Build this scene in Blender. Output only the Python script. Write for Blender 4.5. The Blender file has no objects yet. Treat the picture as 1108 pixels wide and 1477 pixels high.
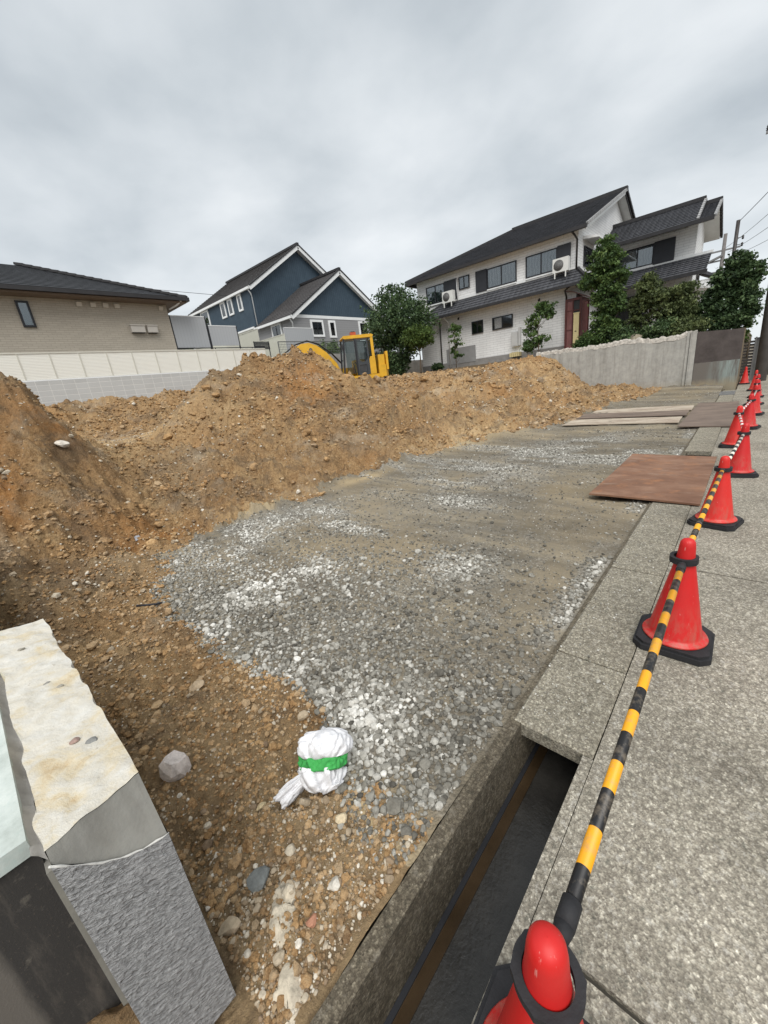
import bpy, math, random
import numpy as np
from mathutils import Vector, Matrix
random.seed(7)
RNG = np.random.default_rng(11)
SC = bpy.context.scene
COL = SC.collection

# ------------------------------------------------------------------ camera
# site frame: X runs along the street, Y runs from the street into the lot, Z up, pavement at z = 0
PITCH, ROLL, AZ = math.radians(18.0), math.radians(7.0), math.radians(43.7)
cam_d = bpy.data.cameras.new("camera")
cam = bpy.data.objects.new("camera", cam_d)
COL.objects.link(cam)
cam_d.sensor_fit = 'HORIZONTAL'
cam_d.angle = 2*math.atan(554/560)
cam_d.clip_start = 0.05
cam_d.clip_end = 2000
M = Matrix.Rotation(AZ - math.pi/2, 4, 'Z') @ Matrix.Rotation(math.pi/2 - PITCH, 4, 'X') @ Matrix.Rotation(-ROLL, 4, 'Z')
cam.matrix_world = Matrix.Translation((0, 0, 1.75)) @ M
SC.camera = cam

# ------------------------------------------------------------------ view, sky, sun
SC.view_settings.view_transform = 'Standard'
SC.view_settings.look = 'None'
SC.view_settings.exposure = 1.2
SC.view_settings.gamma = 1.0
SC.render.engine = 'CYCLES'
SC.cycles.max_bounces = 6
SUN_EL, SUN_AZ = math.radians(54), math.radians(230)
world = bpy.data.worlds.new("World")
SC.world = world
world.use_nodes = True


class NT:
    """tiny node-graph helper"""
    def __init__(self, tree):
        self.t = tree

    def n(self, kind, ins=None, **kw):
        nd = self.t.nodes.new(kind)
        for k, v in kw.items():
            setattr(nd, k, v)
        for k, v in (ins or {}).items():
            s = nd.inputs[k]
            if isinstance(v, bpy.types.NodeSocket):
                self.t.links.new(v, s)
            else:
                if isinstance(v, (tuple, list)) and len(v) == 3 and s.type == 'RGBA':
                    v = (*v, 1)
                s.default_value = v
        return nd

    def math(self, op, a, b=0.0, clamp=False):
        return self.n('ShaderNodeMath', {0: a, 1: b}, operation=op, use_clamp=clamp).outputs[0]

    def mix(self, f, a, b, blend='MIX'):
        nd = self.n('ShaderNodeMix', {0: f}, data_type='RGBA', blend_type=blend)
        for i, v in ((6, a), (7, b)):
            if isinstance(v, bpy.types.NodeSocket):
                self.t.links.new(v, nd.inputs[i])
            else:
                nd.inputs[i].default_value = (*v, 1)
        return nd.outputs[2]

    def ramp(self, f, stops):
        nd = self.n('ShaderNodeValToRGB', {0: f})
        el = nd.color_ramp.elements
        while len(el) < len(stops):
            el.new(0.5)
        for e, (p, c) in zip(el, stops):
            e.position = p
            e.color = (*c, 1) if not isinstance(c, (int, float)) else (c, c, c, 1)
        return nd.outputs[0]

    def noise(self, vec, scale, detail=4, rough=.55, out=0, dist=0.0):
        return self.n('ShaderNodeTexNoise', {'Vector': vec, 'Scale': scale, 'Detail': detail, 'Roughness': rough, 'Distortion': dist}).outputs[out]


w = NT(world.node_tree)
world.node_tree.nodes.clear()
sky = w.n('ShaderNodeTexSky', sky_type='NISHITA', sun_disc=False, sun_elevation=SUN_EL, sun_rotation=SUN_AZ)
gen = w.n('ShaderNodeTexCoord').outputs['Generated']
sx = w.n('ShaderNodeSeparateXYZ', {0: gen})
den = w.math('ADD', w.math('MAXIMUM', sx.outputs[2], 0.0), 0.28)
cv = w.n('ShaderNodeCombineXYZ', {0: w.math('DIVIDE', sx.outputs[0], den), 1: w.math('DIVIDE', sx.outputs[1], den), 2: 0.0}).outputs[0]
cv = w.n('ShaderNodeMapping', {'Vector': cv, 'Rotation': (0, 0, .5), 'Scale': (1.0, .9, 1)}).outputs[0]
c1 = w.noise(cv, 2.1, 8, .50, dist=.1)
c2 = w.noise(cv, 0.55, 3, .5)
cl = w.math('ADD', w.math('MULTIPLY', c1, .6), w.math('MULTIPLY', c2, .5))
cc = w.ramp(cl, [(.36, (3.7, 4.1, 4.45)), (.47, (4.8, 5.2, 5.5)), (.57, (5.9, 6.25, 6.5)), (.72, (7.5, 7.75, 7.9))])
hz = w.math('SUBTRACT', 1.0, w.math('MULTIPLY', w.math('ABSOLUTE', sx.outputs[2]), 3.4), clamp=True)
cc = w.mix(w.math('MULTIPLY', hz, .8), cc, (7.4, 7.75, 7.95))
cc = w.mix(.93, sky.outputs[0], cc)
bg = w.n('ShaderNodeBackground', {0: cc, 1: 0.0555})
w.n('ShaderNodeOutputWorld', {0: bg.outputs[0]})

sun_d = bpy.data.lights.new("sun", 'SUN')
sun_d.energy = 1.5
sun_d.angle = math.radians(50)
sun_d.color = (1, .97, .92)
sun = bpy.data.objects.new("sun", sun_d)
COL.objects.link(sun)
sun.rotation_euler = (math.radians(90) - SUN_EL, 0, math.radians(-50))
sun.location = (0, 0, 30)

# ------------------------------------------------------------------ materials
MATS = {}


def matgraph(name, rough=.85, spec=.3):
    m = bpy.data.materials.new(name)
    m.use_nodes = True
    g = NT(m.node_tree)
    m.node_tree.nodes.clear()
    b = g.n('ShaderNodeBsdfPrincipled', {'Roughness': rough, 'Specular IOR Level': spec})
    g.n('ShaderNodeOutputMaterial', {0: b.outputs[0]})
    MATS[name] = m
    return m, g, b


def co(g):
    return g.n('ShaderNodeTexCoord').outputs['Object']


def planar(g, ax):
    s = g.n('ShaderNodeSeparateXYZ', {0: co(g)})
    i = {'x': 0, 'y': 1, 'z': 2}
    return g.n('ShaderNodeCombineXYZ', {0: s.outputs[i[ax[0]]], 1: s.outputs[i[ax[1]]], 2: 0.0}).outputs[0]


def setc(g, b, c):
    if isinstance(c, bpy.types.NodeSocket):
        g.t.links.new(c, b.inputs['Base Color'])
    else:
        b.inputs['Base Color'].default_value = (*c, 1)


def bump(g, b, h, strength=.4, dist=.01):
    bn = g.n('ShaderNodeBump', {'Height': h, 'Strength': strength, 'Distance': dist})
    g.t.links.new(bn.outputs[0], b.inputs['Normal'])


def simple(name, c, rough=.7, var=.18, scale=6, bstr=.0, bscale=60, metal=0.0, spec=.3):
    """one colour, weathered by noise"""
    m, g, b = matgraph(name, rough, spec)
    v = co(g)
    n1 = g.noise(v, scale, 5, .6)
    d = tuple(x*(1-var) for x in c)
    l = tuple(min(1, x*(1+var)) for x in c)
    setc(g, b, g.ramp(n1, [(.3, d), (.7, l)]))
    b.inputs['Metallic'].default_value = metal
    if bstr:
        bump(g, b, g.noise(v, bscale, 4, .6), bstr, .01)
    return m


def coursed(name, ax, c1, c2, mortar, w_, h_, msize=.006, off=.5, rough=.8, bstr=.5, grime=.15):
    """brick-textured cladding"""
    m, g, b = matgraph(name, rough)
    v = planar(g, ax)
    br = g.n('ShaderNodeTexBrick', {'Vector': v, 'Color1': c1, 'Color2': c2, 'Mortar': mortar, 'Scale': 1.0, 'Mortar Size': msize,
                                    'Mortar Smooth': .2, 'Bias': 0.0, 'Brick Width': w_, 'Row Height': h_}, offset=off)
    n1 = g.noise(co(g), .9, 6, .65)
    setc(g, b, g.mix(g.math('MULTIPLY', g.ramp(n1, [(.42, 0.0), (.75, 1.0)]), grime*2), br.outputs[0], tuple(x*.55 for x in c1)))
    bump(g, b, g.math('SUBTRACT', 1.0, br.outputs[1]), bstr, .012)
    return m


def dirt_mat(name, zones=True):
    m, g, b = matgraph(name, .95, .12)
    v = co(g)
    big = g.noise(v, .55, 5, .6)
    mid = g.noise(v, 2.3, 6, .65, dist=.3)
    fine = g.noise(v, 14, 6, .7)
    vfine = g.noise(v, 70, 4, .7)
    c = g.ramp(mid, [(.25, (.175, .106, .055)), (.42, (.295, .188, .097)), (.56, (.375, .252, .135)), (.68, (.45, .33, .19)), (.82, (.51, .415, .28))])
    c = g.mix(g.ramp(big, [(.50, 0.0), (.68, .5)]), c, (.34, .195, .085))
    c = g.mix(g.math('MULTIPLY', g.ramp(fine, [(.36, 1.0), (.52, 0.0)]), .46), c, (.080, .050, .028))
    gran = g.noise(v, 34, 5, .75)
    c = g.mix(g.math('MULTIPLY', g.ramp(gran, [(.38, 1.0), (.48, 0.0)]), .45), c, (.085, .055, .032))
    c = g.mix(g.math('MULTIPLY', g.ramp(gran, [(.54, 0.0), (.68, 1.0)]), .5), c, (.54, .42, .27))
    c = g.mix(g.ramp(vfine, [(.58, 0.0), (.75, .55)]), c, (.44, .37, .27))
    if zones:
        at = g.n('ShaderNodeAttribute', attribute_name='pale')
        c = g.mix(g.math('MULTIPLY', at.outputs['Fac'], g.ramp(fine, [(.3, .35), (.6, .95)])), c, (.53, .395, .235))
        ao = g.n('ShaderNodeAttribute', attribute_name='orange')
        c = g.mix(g.math('MULTIPLY', ao.outputs['Fac'], g.ramp(fine, [(.3, .4), (.6, .9)])), c, (.37, .165, .048))
        ag = g.n('ShaderNodeAttribute', attribute_name='grey')
        c = g.mix(g.math('MULTIPLY', ag.outputs['Fac'], g.ramp(mid, [(.3, .4), (.6, .9)])), c, (.27, .215, .15))
    else:
        ar = g.n('ShaderNodeAttribute', attribute_name='rnd')
        c = g.mix(1.0, c, g.ramp(ar.outputs['Fac'], [(0, (.74, .72, .70)), (.6, (1.12, 1.1, 1.07)), (1, (1.3, 1.3, 1.28))]), 'MULTIPLY')
        c = g.mix(g.ramp(ar.outputs['Fac'], [(.72, 0.0), (1, .75)]), c, (.44, .355, .25))
    c = g.mix(1.0, c, (1.13, 1.09, 1.02), 'MULTIPLY')
    c = g.mix(g.ramp(g.noise(v, 1.15, 9, .72, dist=.7), [(.50, 0.0), (.60, .62)]), c, (.165, .120, .080))
    c = g.mix(g.ramp(g.noise(v, .8, 8, .7, dist=.5), [(.54, 0.0), (.66, .55)]), c, (.43, .36, .27))
    setc(g, b, c)
    h = g.math('ADD', g.math('MULTIPLY', fine, .45), g.math('MULTIPLY', vfine, .15))
    h = g.math('ADD', h, g.noise(v, 5.0, 9, .78))
    bump(g, b, h, 1.0, .10 if zones else .03)
    return m


def gravel_ground_mat():
    m, g, b = matgraph('crushed_stone_bed', .95, .15)
    v = co(g)
    vo = g.n('ShaderNodeTexVoronoi', {'Vector': v, 'Scale': 34.0, 'Randomness': 1.0})
    vo2 = g.n('ShaderNodeTexVoronoi', {'Vector': v, 'Scale': 75.0, 'Randomness': 1.0})
    mid = g.noise(g.n('ShaderNodeMapping', {'Vector': v, 'Scale': (1.9, .33, 1)}).outputs[0], 1.2, 6, .62, dist=.5)
    cell = g.n('ShaderNodeSeparateXYZ', {0: vo2.outputs['Color']}).outputs[0]
    base = g.ramp(mid, [(.33, (.115, .098, .072)), (.48, (.185, .157, .113)), (.58, (.27, .228, .160)), (.70, (.36, .30, .205))])
    base = g.mix(g.math('MULTIPLY', g.noise(v, 60, 4, .7), .5), base, (.115, .105, .09))
    st = g.ramp(cell, [(0, (.085, .08, .07)), (.6, (.18, .165, .14)), (1, (.36, .34, .30))])
    c = g.mix(g.ramp(g.noise(v, 5, 5, .7), [(.44, .0), (.66, .6)]), base, st)
    at = g.n('ShaderNodeAttribute', attribute_name='white')
    cell1 = g.n('ShaderNodeSeparateXYZ', {0: vo.outputs['Color']}).outputs[1]
    wst = g.ramp(cell1, [(0, (.17, .17, .16)), (.35, (.30, .295, .275)), (1, (.50, .49, .46))])
    c = g.mix(g.math('MULTIPLY', at.outputs['Fac'], .55), c, wst)
    asd = g.n('ShaderNodeAttribute', attribute_name='pale')
    c = g.mix(g.math('MULTIPLY', asd.outputs['Fac'], .9), c, (.43, .33, .19))
    setc(g, b, c)
    h = g.math('ADD', g.math('MULTIPLY', vo2.outputs['Distance'], -.5), g.math('MULTIPLY', g.noise(v, 25, 5, .7), .8))
    bump(g, b, h, .8, .018)
    return m


def stone_mat(name, stops):
    m, g, b = matgraph(name, .85, .25)
    at = g.n('ShaderNodeAttribute', attribute_name='rnd')
    v = co(g)
    c = g.ramp(at.outputs['Fac'], stops)
    n = g.noise(v, 55, 4, .7)
    c = g.mix(1.0, c, g.ramp(n, [(.3, (.66, .65, .63)), (.65, (1.12, 1.12, 1.1))]), 'MULTIPLY')
    setc(g, b, c)
    bump(g, b, g.noise(v, 160, 3, .6), .35, .004)
    return m


def aggregate_mat(name, tint=(1, 1, 1), dark=1.0):
    """washed aggregate concrete paving"""
    m, g, b = matgraph(name, .9, .2)
    v = co(g)
    vo = g.n('ShaderNodeTexVoronoi', {'Vector': g.n('ShaderNodeVectorMath', {0: g.noise(v, 30, 2, .5, 1), 1: (.012, .012, .012), 2: v}, operation='MULTIPLY_ADD').outputs[0], 'Scale': 70.0})
    vb = g.n('ShaderNodeTexVoronoi', {'Vector': v, 'Scale': 165.0})
    cell = g.math('ADD', g.math('MULTIPLY', g.n('ShaderNodeSeparateXYZ', {0: vo.outputs['Color']}).outputs[0], .42), g.math('MULTIPLY', g.n('ShaderNodeSeparateXYZ', {0: vb.outputs['Color']}).outputs[0], .58))
    k = dark
    c = g.ramp(cell, [(.1, (.14*k, .128*k, .11*k)), (.32, (.21*k, .195*k, .168*k)), (.55, (.275*k, .257*k, .222*k)), (.78, (.37*k, .35*k, .305*k)), (.95, (.56*k, .54*k, .48*k))])
    c = g.mix(g.math('MULTIPLY', g.ramp(vo.outputs['Distance'], [(.35, 0.0), (.7, 1.0)]), .5), c, (.11*k, .10*k, .088*k))
    big = g.noise(v, 1.3, 6, .65)
    c = g.mix(1.0, c, g.ramp(big, [(.30, (.76, .73, .68)), (.5, (1.1, 1.07, 1.0)), (.70, (1.4, 1.36, 1.28))]), 'MULTIPLY')
    mid = g.noise(v, 26, 6, .75)
    c = g.mix(g.ramp(mid, [(.54, 0.0), (.66, .55)]), c, (.52*k, .50*k, .45*k))
    c = g.mix(g.ramp(mid, [(.34, .6), (.45, 0.0)]), c, (.085*k, .09*k, .075*k))
    setc(g, b, g.mix(1.0, c, tint, 'MULTIPLY'))
    bump(g, b, g.math('ADD', g.math('ADD', g.math('MULTIPLY', vo.outputs['Distance'], .5), vb.outputs['Distance']), g.noise(v, 40, 4, .6)), .5, .006)
    return m


def concrete_mat(name, c, stain=(.22, .215, .20), panel=None, warm=None):
    m, g, b = matgraph(name, .9, .2)
    v = co(g)
    st = g.n('ShaderNodeMapping', {'Vector': v, 'Scale': (3.0, 3.0, .35)}).outputs[0]
    n1 = g.noise(st, 1.4, 6, .65)
    n2 = g.noise(v, 5, 6, .7)
    col = g.mix(g.ramp(n1, [(.42, 0.0), (.68, .75)]), c, stain)
    col = g.mix(1.0, col, g.ramp(n2, [(.3, (.80, .80, .80)), (.7, (1.12, 1.12, 1.1))]), 'MULTIPLY')
    if warm:
        s = g.n('ShaderNodeSeparateXYZ', {0: v})
        lo = g.math('SUBTRACT', 1.0, g.math('MULTIPLY', g.math('ADD', s.outputs[2], g.math('MULTIPLY', n2, .5)), 1.3), clamp=True)
        col = g.mix(g.math('MULTIPLY', lo, .8), col, warm)
    if panel:
        s = g.n('ShaderNodeSeparateXYZ', {0: v})
        f = g.math('FRACT', g.math('DIVIDE', s.outputs[1], panel))
        ln = g.ramp(f, [(0, 1.0), (.02, 0.0), (.98, 0.0), (1, 1.0)])
        col = g.mix(g.math('MULTIPLY', ln, .35), col, (.16, .155, .145))
    setc(g, b, col)
    bump(g, b, g.noise(v, 45, 5, .65), .3, .006)
    return m


def glass_mat():
    m, g, b = matgraph('window_glass', .06, .5)
    g.t.nodes.clear()
    tr = g.n('ShaderNodeBsdfTransparent', {0: (.62, .66, .68, 1)})
    gl = g.n('ShaderNodeBsdfGlossy', {0: (.9, .93, .95, 1), 'Roughness': .04})
    fr = g.n('ShaderNodeFresnel', {0: 1.5})
    mx = g.n('ShaderNodeMixShader', {0: g.math('ADD', fr.outputs[0], .10), 1: tr.outputs[0], 2: gl.outputs[0]})
    g.n('ShaderNodeOutputMaterial', {0: mx.outputs[0]})
    return m


def curtain_mat(name, ax, c):
    m, g, b = matgraph(name, .9)
    s = g.n('ShaderNodeSeparateXYZ', {0: co(g)})
    u = s.outputs[{'x': 0, 'y': 1}[ax]]
    f = g.math('SINE', g.math('ADD', g.math('MULTIPLY', u, 38.0), g.math('MULTIPLY', g.noise(co(g), 3, 2), 12.0)))
    setc(g, b, g.ramp(g.math('ADD', g.math('MULTIPLY', f, .5), .5), [(0, tuple(x*.62 for x in c)), (1, c)]))
    return m


def tile_mat(name, c, ax, w_=.3, wave=True):
    m, g, b = matgraph(name, .55, .4)
    v = co(g)
    s = g.n('ShaderNodeSeparateXYZ', {0: v})
    u = s.outputs[{'x': 0, 'y': 1}[ax]]
    f = g.math('FRACT', g.math('DIVIDE', u, w_))
    n = g.noise(v, 1.2, 6, .7)
    n3 = g.noise(v, 9, 4, .7)
    col = g.ramp(n, [(.3, tuple(x*.72 for x in c)), (.7, tuple(x*1.3 for x in c))])
    col = g.mix(1.0, col, g.ramp(n3, [(.3, (.75, .75, .75)), (.7, (1.25, 1.25, 1.25))]), 'MULTIPLY')
    ln = g.ramp(f, [(0, 1.0), (.07, 0.0), (.93, 0.0), (1, 1.0)])
    col = g.mix(g.math('MULTIPLY', ln, .5), col, tuple(x*.35 for x in c))
    setc(g, b, col)
    bump(g, b, g.math('ABSOLUTE', g.math('SINE', g.math('MULTIPLY', u, math.pi/w_))) if wave else f, .6, .05)
    return m


def leaf_mat(name, lo, mid, hi):
    m, g, b = matgraph(name, .55, .3)
    at = g.n('ShaderNodeAttribute', attribute_name='rnd')
    c = g.ramp(at.outputs['Fac'], [(0, lo), (.5, mid), (1, hi)])
    setc(g, b, c)
    g.t.nodes.remove([n for n in g.t.nodes if n.type == 'OUTPUT_MATERIAL'][0])
    tl = g.n('ShaderNodeBsdfTranslucent', {0: c})
    mx = g.n('ShaderNodeMixShader', {0: .25, 1: b.outputs[0], 2: tl.outputs[0]})
    g.n('ShaderNodeOutputMaterial', {0: mx.outputs[0]})
    return m


DIRT = dirt_mat('excavated_earth')
CLOD = dirt_mat('earth_clod', zones=False)
GRAVELBED = gravel_ground_mat()
GREYSTONE = stone_mat('grey_crushed_stone', [(0, (.08, .075, .065)), (.3, (.185, .175, .152)), (.6, (.38, .368, .335)), (.85, (.62, .605, .57)), (1, (.73, .72, .69))])
DARKSTONE = stone_mat('dark_crushed_stone', [(0, (.11, .102, .088)), (.45, (.19, .175, .148)), (.8, (.31, .29, .25)), (1, (.52, .50, .46))])
PALESTONE = stone_mat('pale_rubble_stone', [(0, (.20, .14, .09)), (.4, (.33, .26, .18)), (.75, (.48, .42, .33)), (1, (.66, .62, .55))])
PAVE = aggregate_mat('washed_aggregate_paving')
LIDM = aggregate_mat('gutter_lid_concrete', (.98, .98, .95))
GUTTERM = aggregate_mat('gutter_wall_concrete', (.60, .56, .50), .7)
GLASS = glass_mat()
CURT_Y = curtain_mat('net_curtain', 'y', (.50, .50, .49))
CURT_X = curtain_mat('grey_curtain', 'x', (.16, .17, .17))
WHITE = simple('white_painted_trim', (.74, .75, .75), .55, .06, 3)
BLACKM = simple('black_aluminium', (.022, .023, .027), .4, .2, 5)
DARKPIPE = simple('dark_brown_gutter_pipe', (.045, .040, .038), .45, .2, 5)
SOFFIT = simple('white_soffit_board', (.66, .66, .64), .7, .06, 3)
RED = None


# ------------------------------------------------------------------ mesh helpers
class MB:
    def __init__(self):
        self.v, self.f, self.m, self.mats, self.smooth = [], [], [], [], []

    def slot(self, mat):
        if mat not in self.mats:
            self.mats.append(mat)
        return self.mats.index(mat)

    def add(self, vs, fs, mat, smooth=False):
        o = len(self.v)
        self.v += [tuple(p) for p in vs]
        k = self.slot(mat)
        for f in fs:
            self.f.append(tuple(i+o for i in f))
            self.m.append(k)
            self.smooth.append(smooth)
        return self

    def box(self, a, b, mat):
        (x0, y0, z0), (x1, y1, z1) = [tuple(min(p) for p in zip(a, b)), tuple(max(p) for p in zip(a, b))]
        vs = [(x0, y0, z0), (x1, y0, z0), (x1, y1, z0), (x0, y1, z0), (x0, y0, z1), (x1, y0, z1), (x1, y1, z1), (x0, y1, z1)]
        return self.add(vs, [(0, 3, 2, 1), (4, 5, 6, 7), (0, 1, 5, 4), (1, 2, 6, 5), (2, 3, 7, 6), (3, 0, 4, 7)], mat)

    def hexa(self, bot, top, mat):
        return self.add(list(bot)+list(top), [(0, 3, 2, 1), (4, 5, 6, 7), (0, 1, 5, 4), (1, 2, 6, 5), (2, 3, 7, 6), (3, 0, 4, 7)], mat)

    def prism(self, poly, axis, a, b, mat, smooth=False):
        """2-D polygon extruded along an axis: 'x' poly=(y,z), 'y' poly=(x,z), 'z' poly=(x,y)"""
        def P(p, d):
            return {'x': (d, p[0], p[1]), 'y': (p[0], d, p[1]), 'z': (p[0], p[1], d)}[axis]
        n = len(poly)
        vs = [P(p, a) for p in poly]+[P(p, b) for p in poly]
        fs = [tuple(range(n)), tuple(range(2*n-1, n-1, -1))]+[(i, (i+1) % n, n+(i+1) % n, n+i) for i in range(n)]
        return self.add(vs, fs, mat, smooth)

    def tube(self, pts, r, mat, n=8, cap=True):
        pts = [Vector(p) for p in pts]
        rs = r if isinstance(r, (list, tuple)) else [r]*len(pts)
        vs, fs = [], []
        ref = None
        for i, p in enumerate(pts):
            d = (pts[min(i+1, len(pts)-1)]-pts[max(i-1, 0)]).normalized()
            if ref is None:
                ref = d.cross(Vector((0, 0, 1)) if abs(d.z) < .9 else Vector((1, 0, 0))).normalized()
            ref = (ref-d*ref.dot(d)).normalized()
            q = d.cross(ref)
            for k in range(n):
                a = 2*math.pi*k/n
                vs.append(p+(ref*math.cos(a)+q*math.sin(a))*rs[i])
        for i in range(len(pts)-1):
            for k in range(n):
                fs.append((i*n+k, i*n+(k+1) % n, (i+1)*n+(k+1) % n, (i+1)*n+k))
        if cap:
            fs += [tuple(range(n-1, -1, -1)), tuple(range((len(pts)-1)*n, len(pts)*n))]
        return self.add(vs, fs, mat, True)

    def lathe(self, prof, mat, n=32, c=(0, 0, 0), wob=None, sx=1, sy=1):
        vs, fs = [], []
        for j, (r, z) in enumerate(prof):
            for k in range(n):
                a = 2*math.pi*k/n
                rr = r*(wob(a, z, j) if wob else 1)
                vs.append((c[0]+sx*rr*math.cos(a), c[1]+sy*rr*math.sin(a), c[2]+z))
        for j in range(len(prof)-1):
            for k in range(n):
                fs.append((j*n+k, j*n+(k+1) % n, (j+1)*n+(k+1) % n, (j+1)*n+k))
        return self.add(vs, fs, mat, True)

    def build(self, name, parent=None, origin=(0, 0, 0), loc=None):
        me = bpy.data.meshes.new(name)
        ox, oy, oz = origin
        me.from_pydata([(x-ox, y-oy, z-oz) for x, y, z in self.v], [], self.f)
        for m in self.mats:
            me.materials.append(m)
        me.polygons.foreach_set('material_index', self.m)
        me.polygons.foreach_set('use_smooth', self.smooth)
        me.update()
        o = bpy.data.objects.new(name, me)
        COL.objects.link(o)
        if loc is not None:
            o.location = loc
        if parent:
            o.parent = parent
        return o


def mesh_np(name, V, Fc, mat, attrs=None, smooth=False, parent=None, loc=None):
    """fast mesh from numpy arrays; Fc is (n, k)"""
    me = bpy.data.meshes.new(name)
    n, k = Fc.shape
    me.vertices.add(len(V))
    me.vertices.foreach_set('co', np.asarray(V, np.float32).ravel())
    me.loops.add(n*k)
    me.loops.foreach_set('vertex_index', Fc.astype(np.int32).ravel())
    me.polygons.add(n)
    me.polygons.foreach_set('loop_start', np.arange(0, n*k, k, dtype=np.int32))
    me.polygons.foreach_set('use_smooth', np.full(n, smooth))
    for a, vals in (attrs or {}).items():
        at = me.attributes.new(a, 'FLOAT', 'POINT')
        at.data.foreach_set('value', np.asarray(vals, np.float32))
    me.materials.append(mat)
    me.update(calc_edges=True)
    me.validate()
    o = bpy.data.objects.new(name, me)
    COL.objects.link(o)
    if parent:
        o.parent = parent
    if loc is not None:
        o.location = loc
    return o


def tag(o, label=None, cat=None, group=None, kind=None):
    if label:
        o['label'] = label
    if cat:
        o['category'] = cat
    if group:
        o['group'] = group
    if kind:
        o['kind'] = kind
    return o


def empty(name, loc, label, cat, group=None, rz=0):
    o = bpy.data.objects.new(name, None)
    COL.objects.link(o)
    o.location = loc
    o.rotation_euler = (0, 0, rz)
    o.empty_display_size = .1
    return tag(o, label, cat, group)


def struct(o):
    o['kind'] = 'structure'
    return o


def copy_tree(o, parent=None):
    c = o.copy()
    COL.objects.link(c)
    if parent:
        c.parent = parent
    for ch in [x for x in bpy.data.objects if x.parent == o]:
        copy_tree(ch, c)
    return c


# ------------------------------------------------------------------ numpy noise
def _h(i, j, seed):
    n = (i.astype(np.int64)*374761393 + j.astype(np.int64)*668265263 + seed*982451653) & 0x7fffffff
    n = ((n ^ (n >> 13))*1274126177) & 0x7fffffff
    return ((n ^ (n >> 16)) & 0xffff)/65535.0


def vnoise(x, y, seed=0):
    i, j = np.floor(x), np.floor(y)
    fx, fy = x-i, y-j
    fx, fy = fx*fx*fx*(fx*(fx*6-15)+10), fy*fy*fy*(fy*(fy*6-15)+10)
    a, b = _h(i, j, seed), _h(i+1, j, seed)
    c, d = _h(i, j+1, seed), _h(i+1, j+1, seed)
    return (a+(b-a)*fx)+((c+(d-c)*fx)-(a+(b-a)*fx))*fy-.5


def fbm(x, y, f, octv=4, seed=0, gain=.5):
    s, a = 0, 1.0
    for k in range(octv):
        s = s+a*vnoise(x*f+13.7*k, y*f-7.3*k, seed+k)
        f *= 2.03
        a *= gain
    return s


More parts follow.
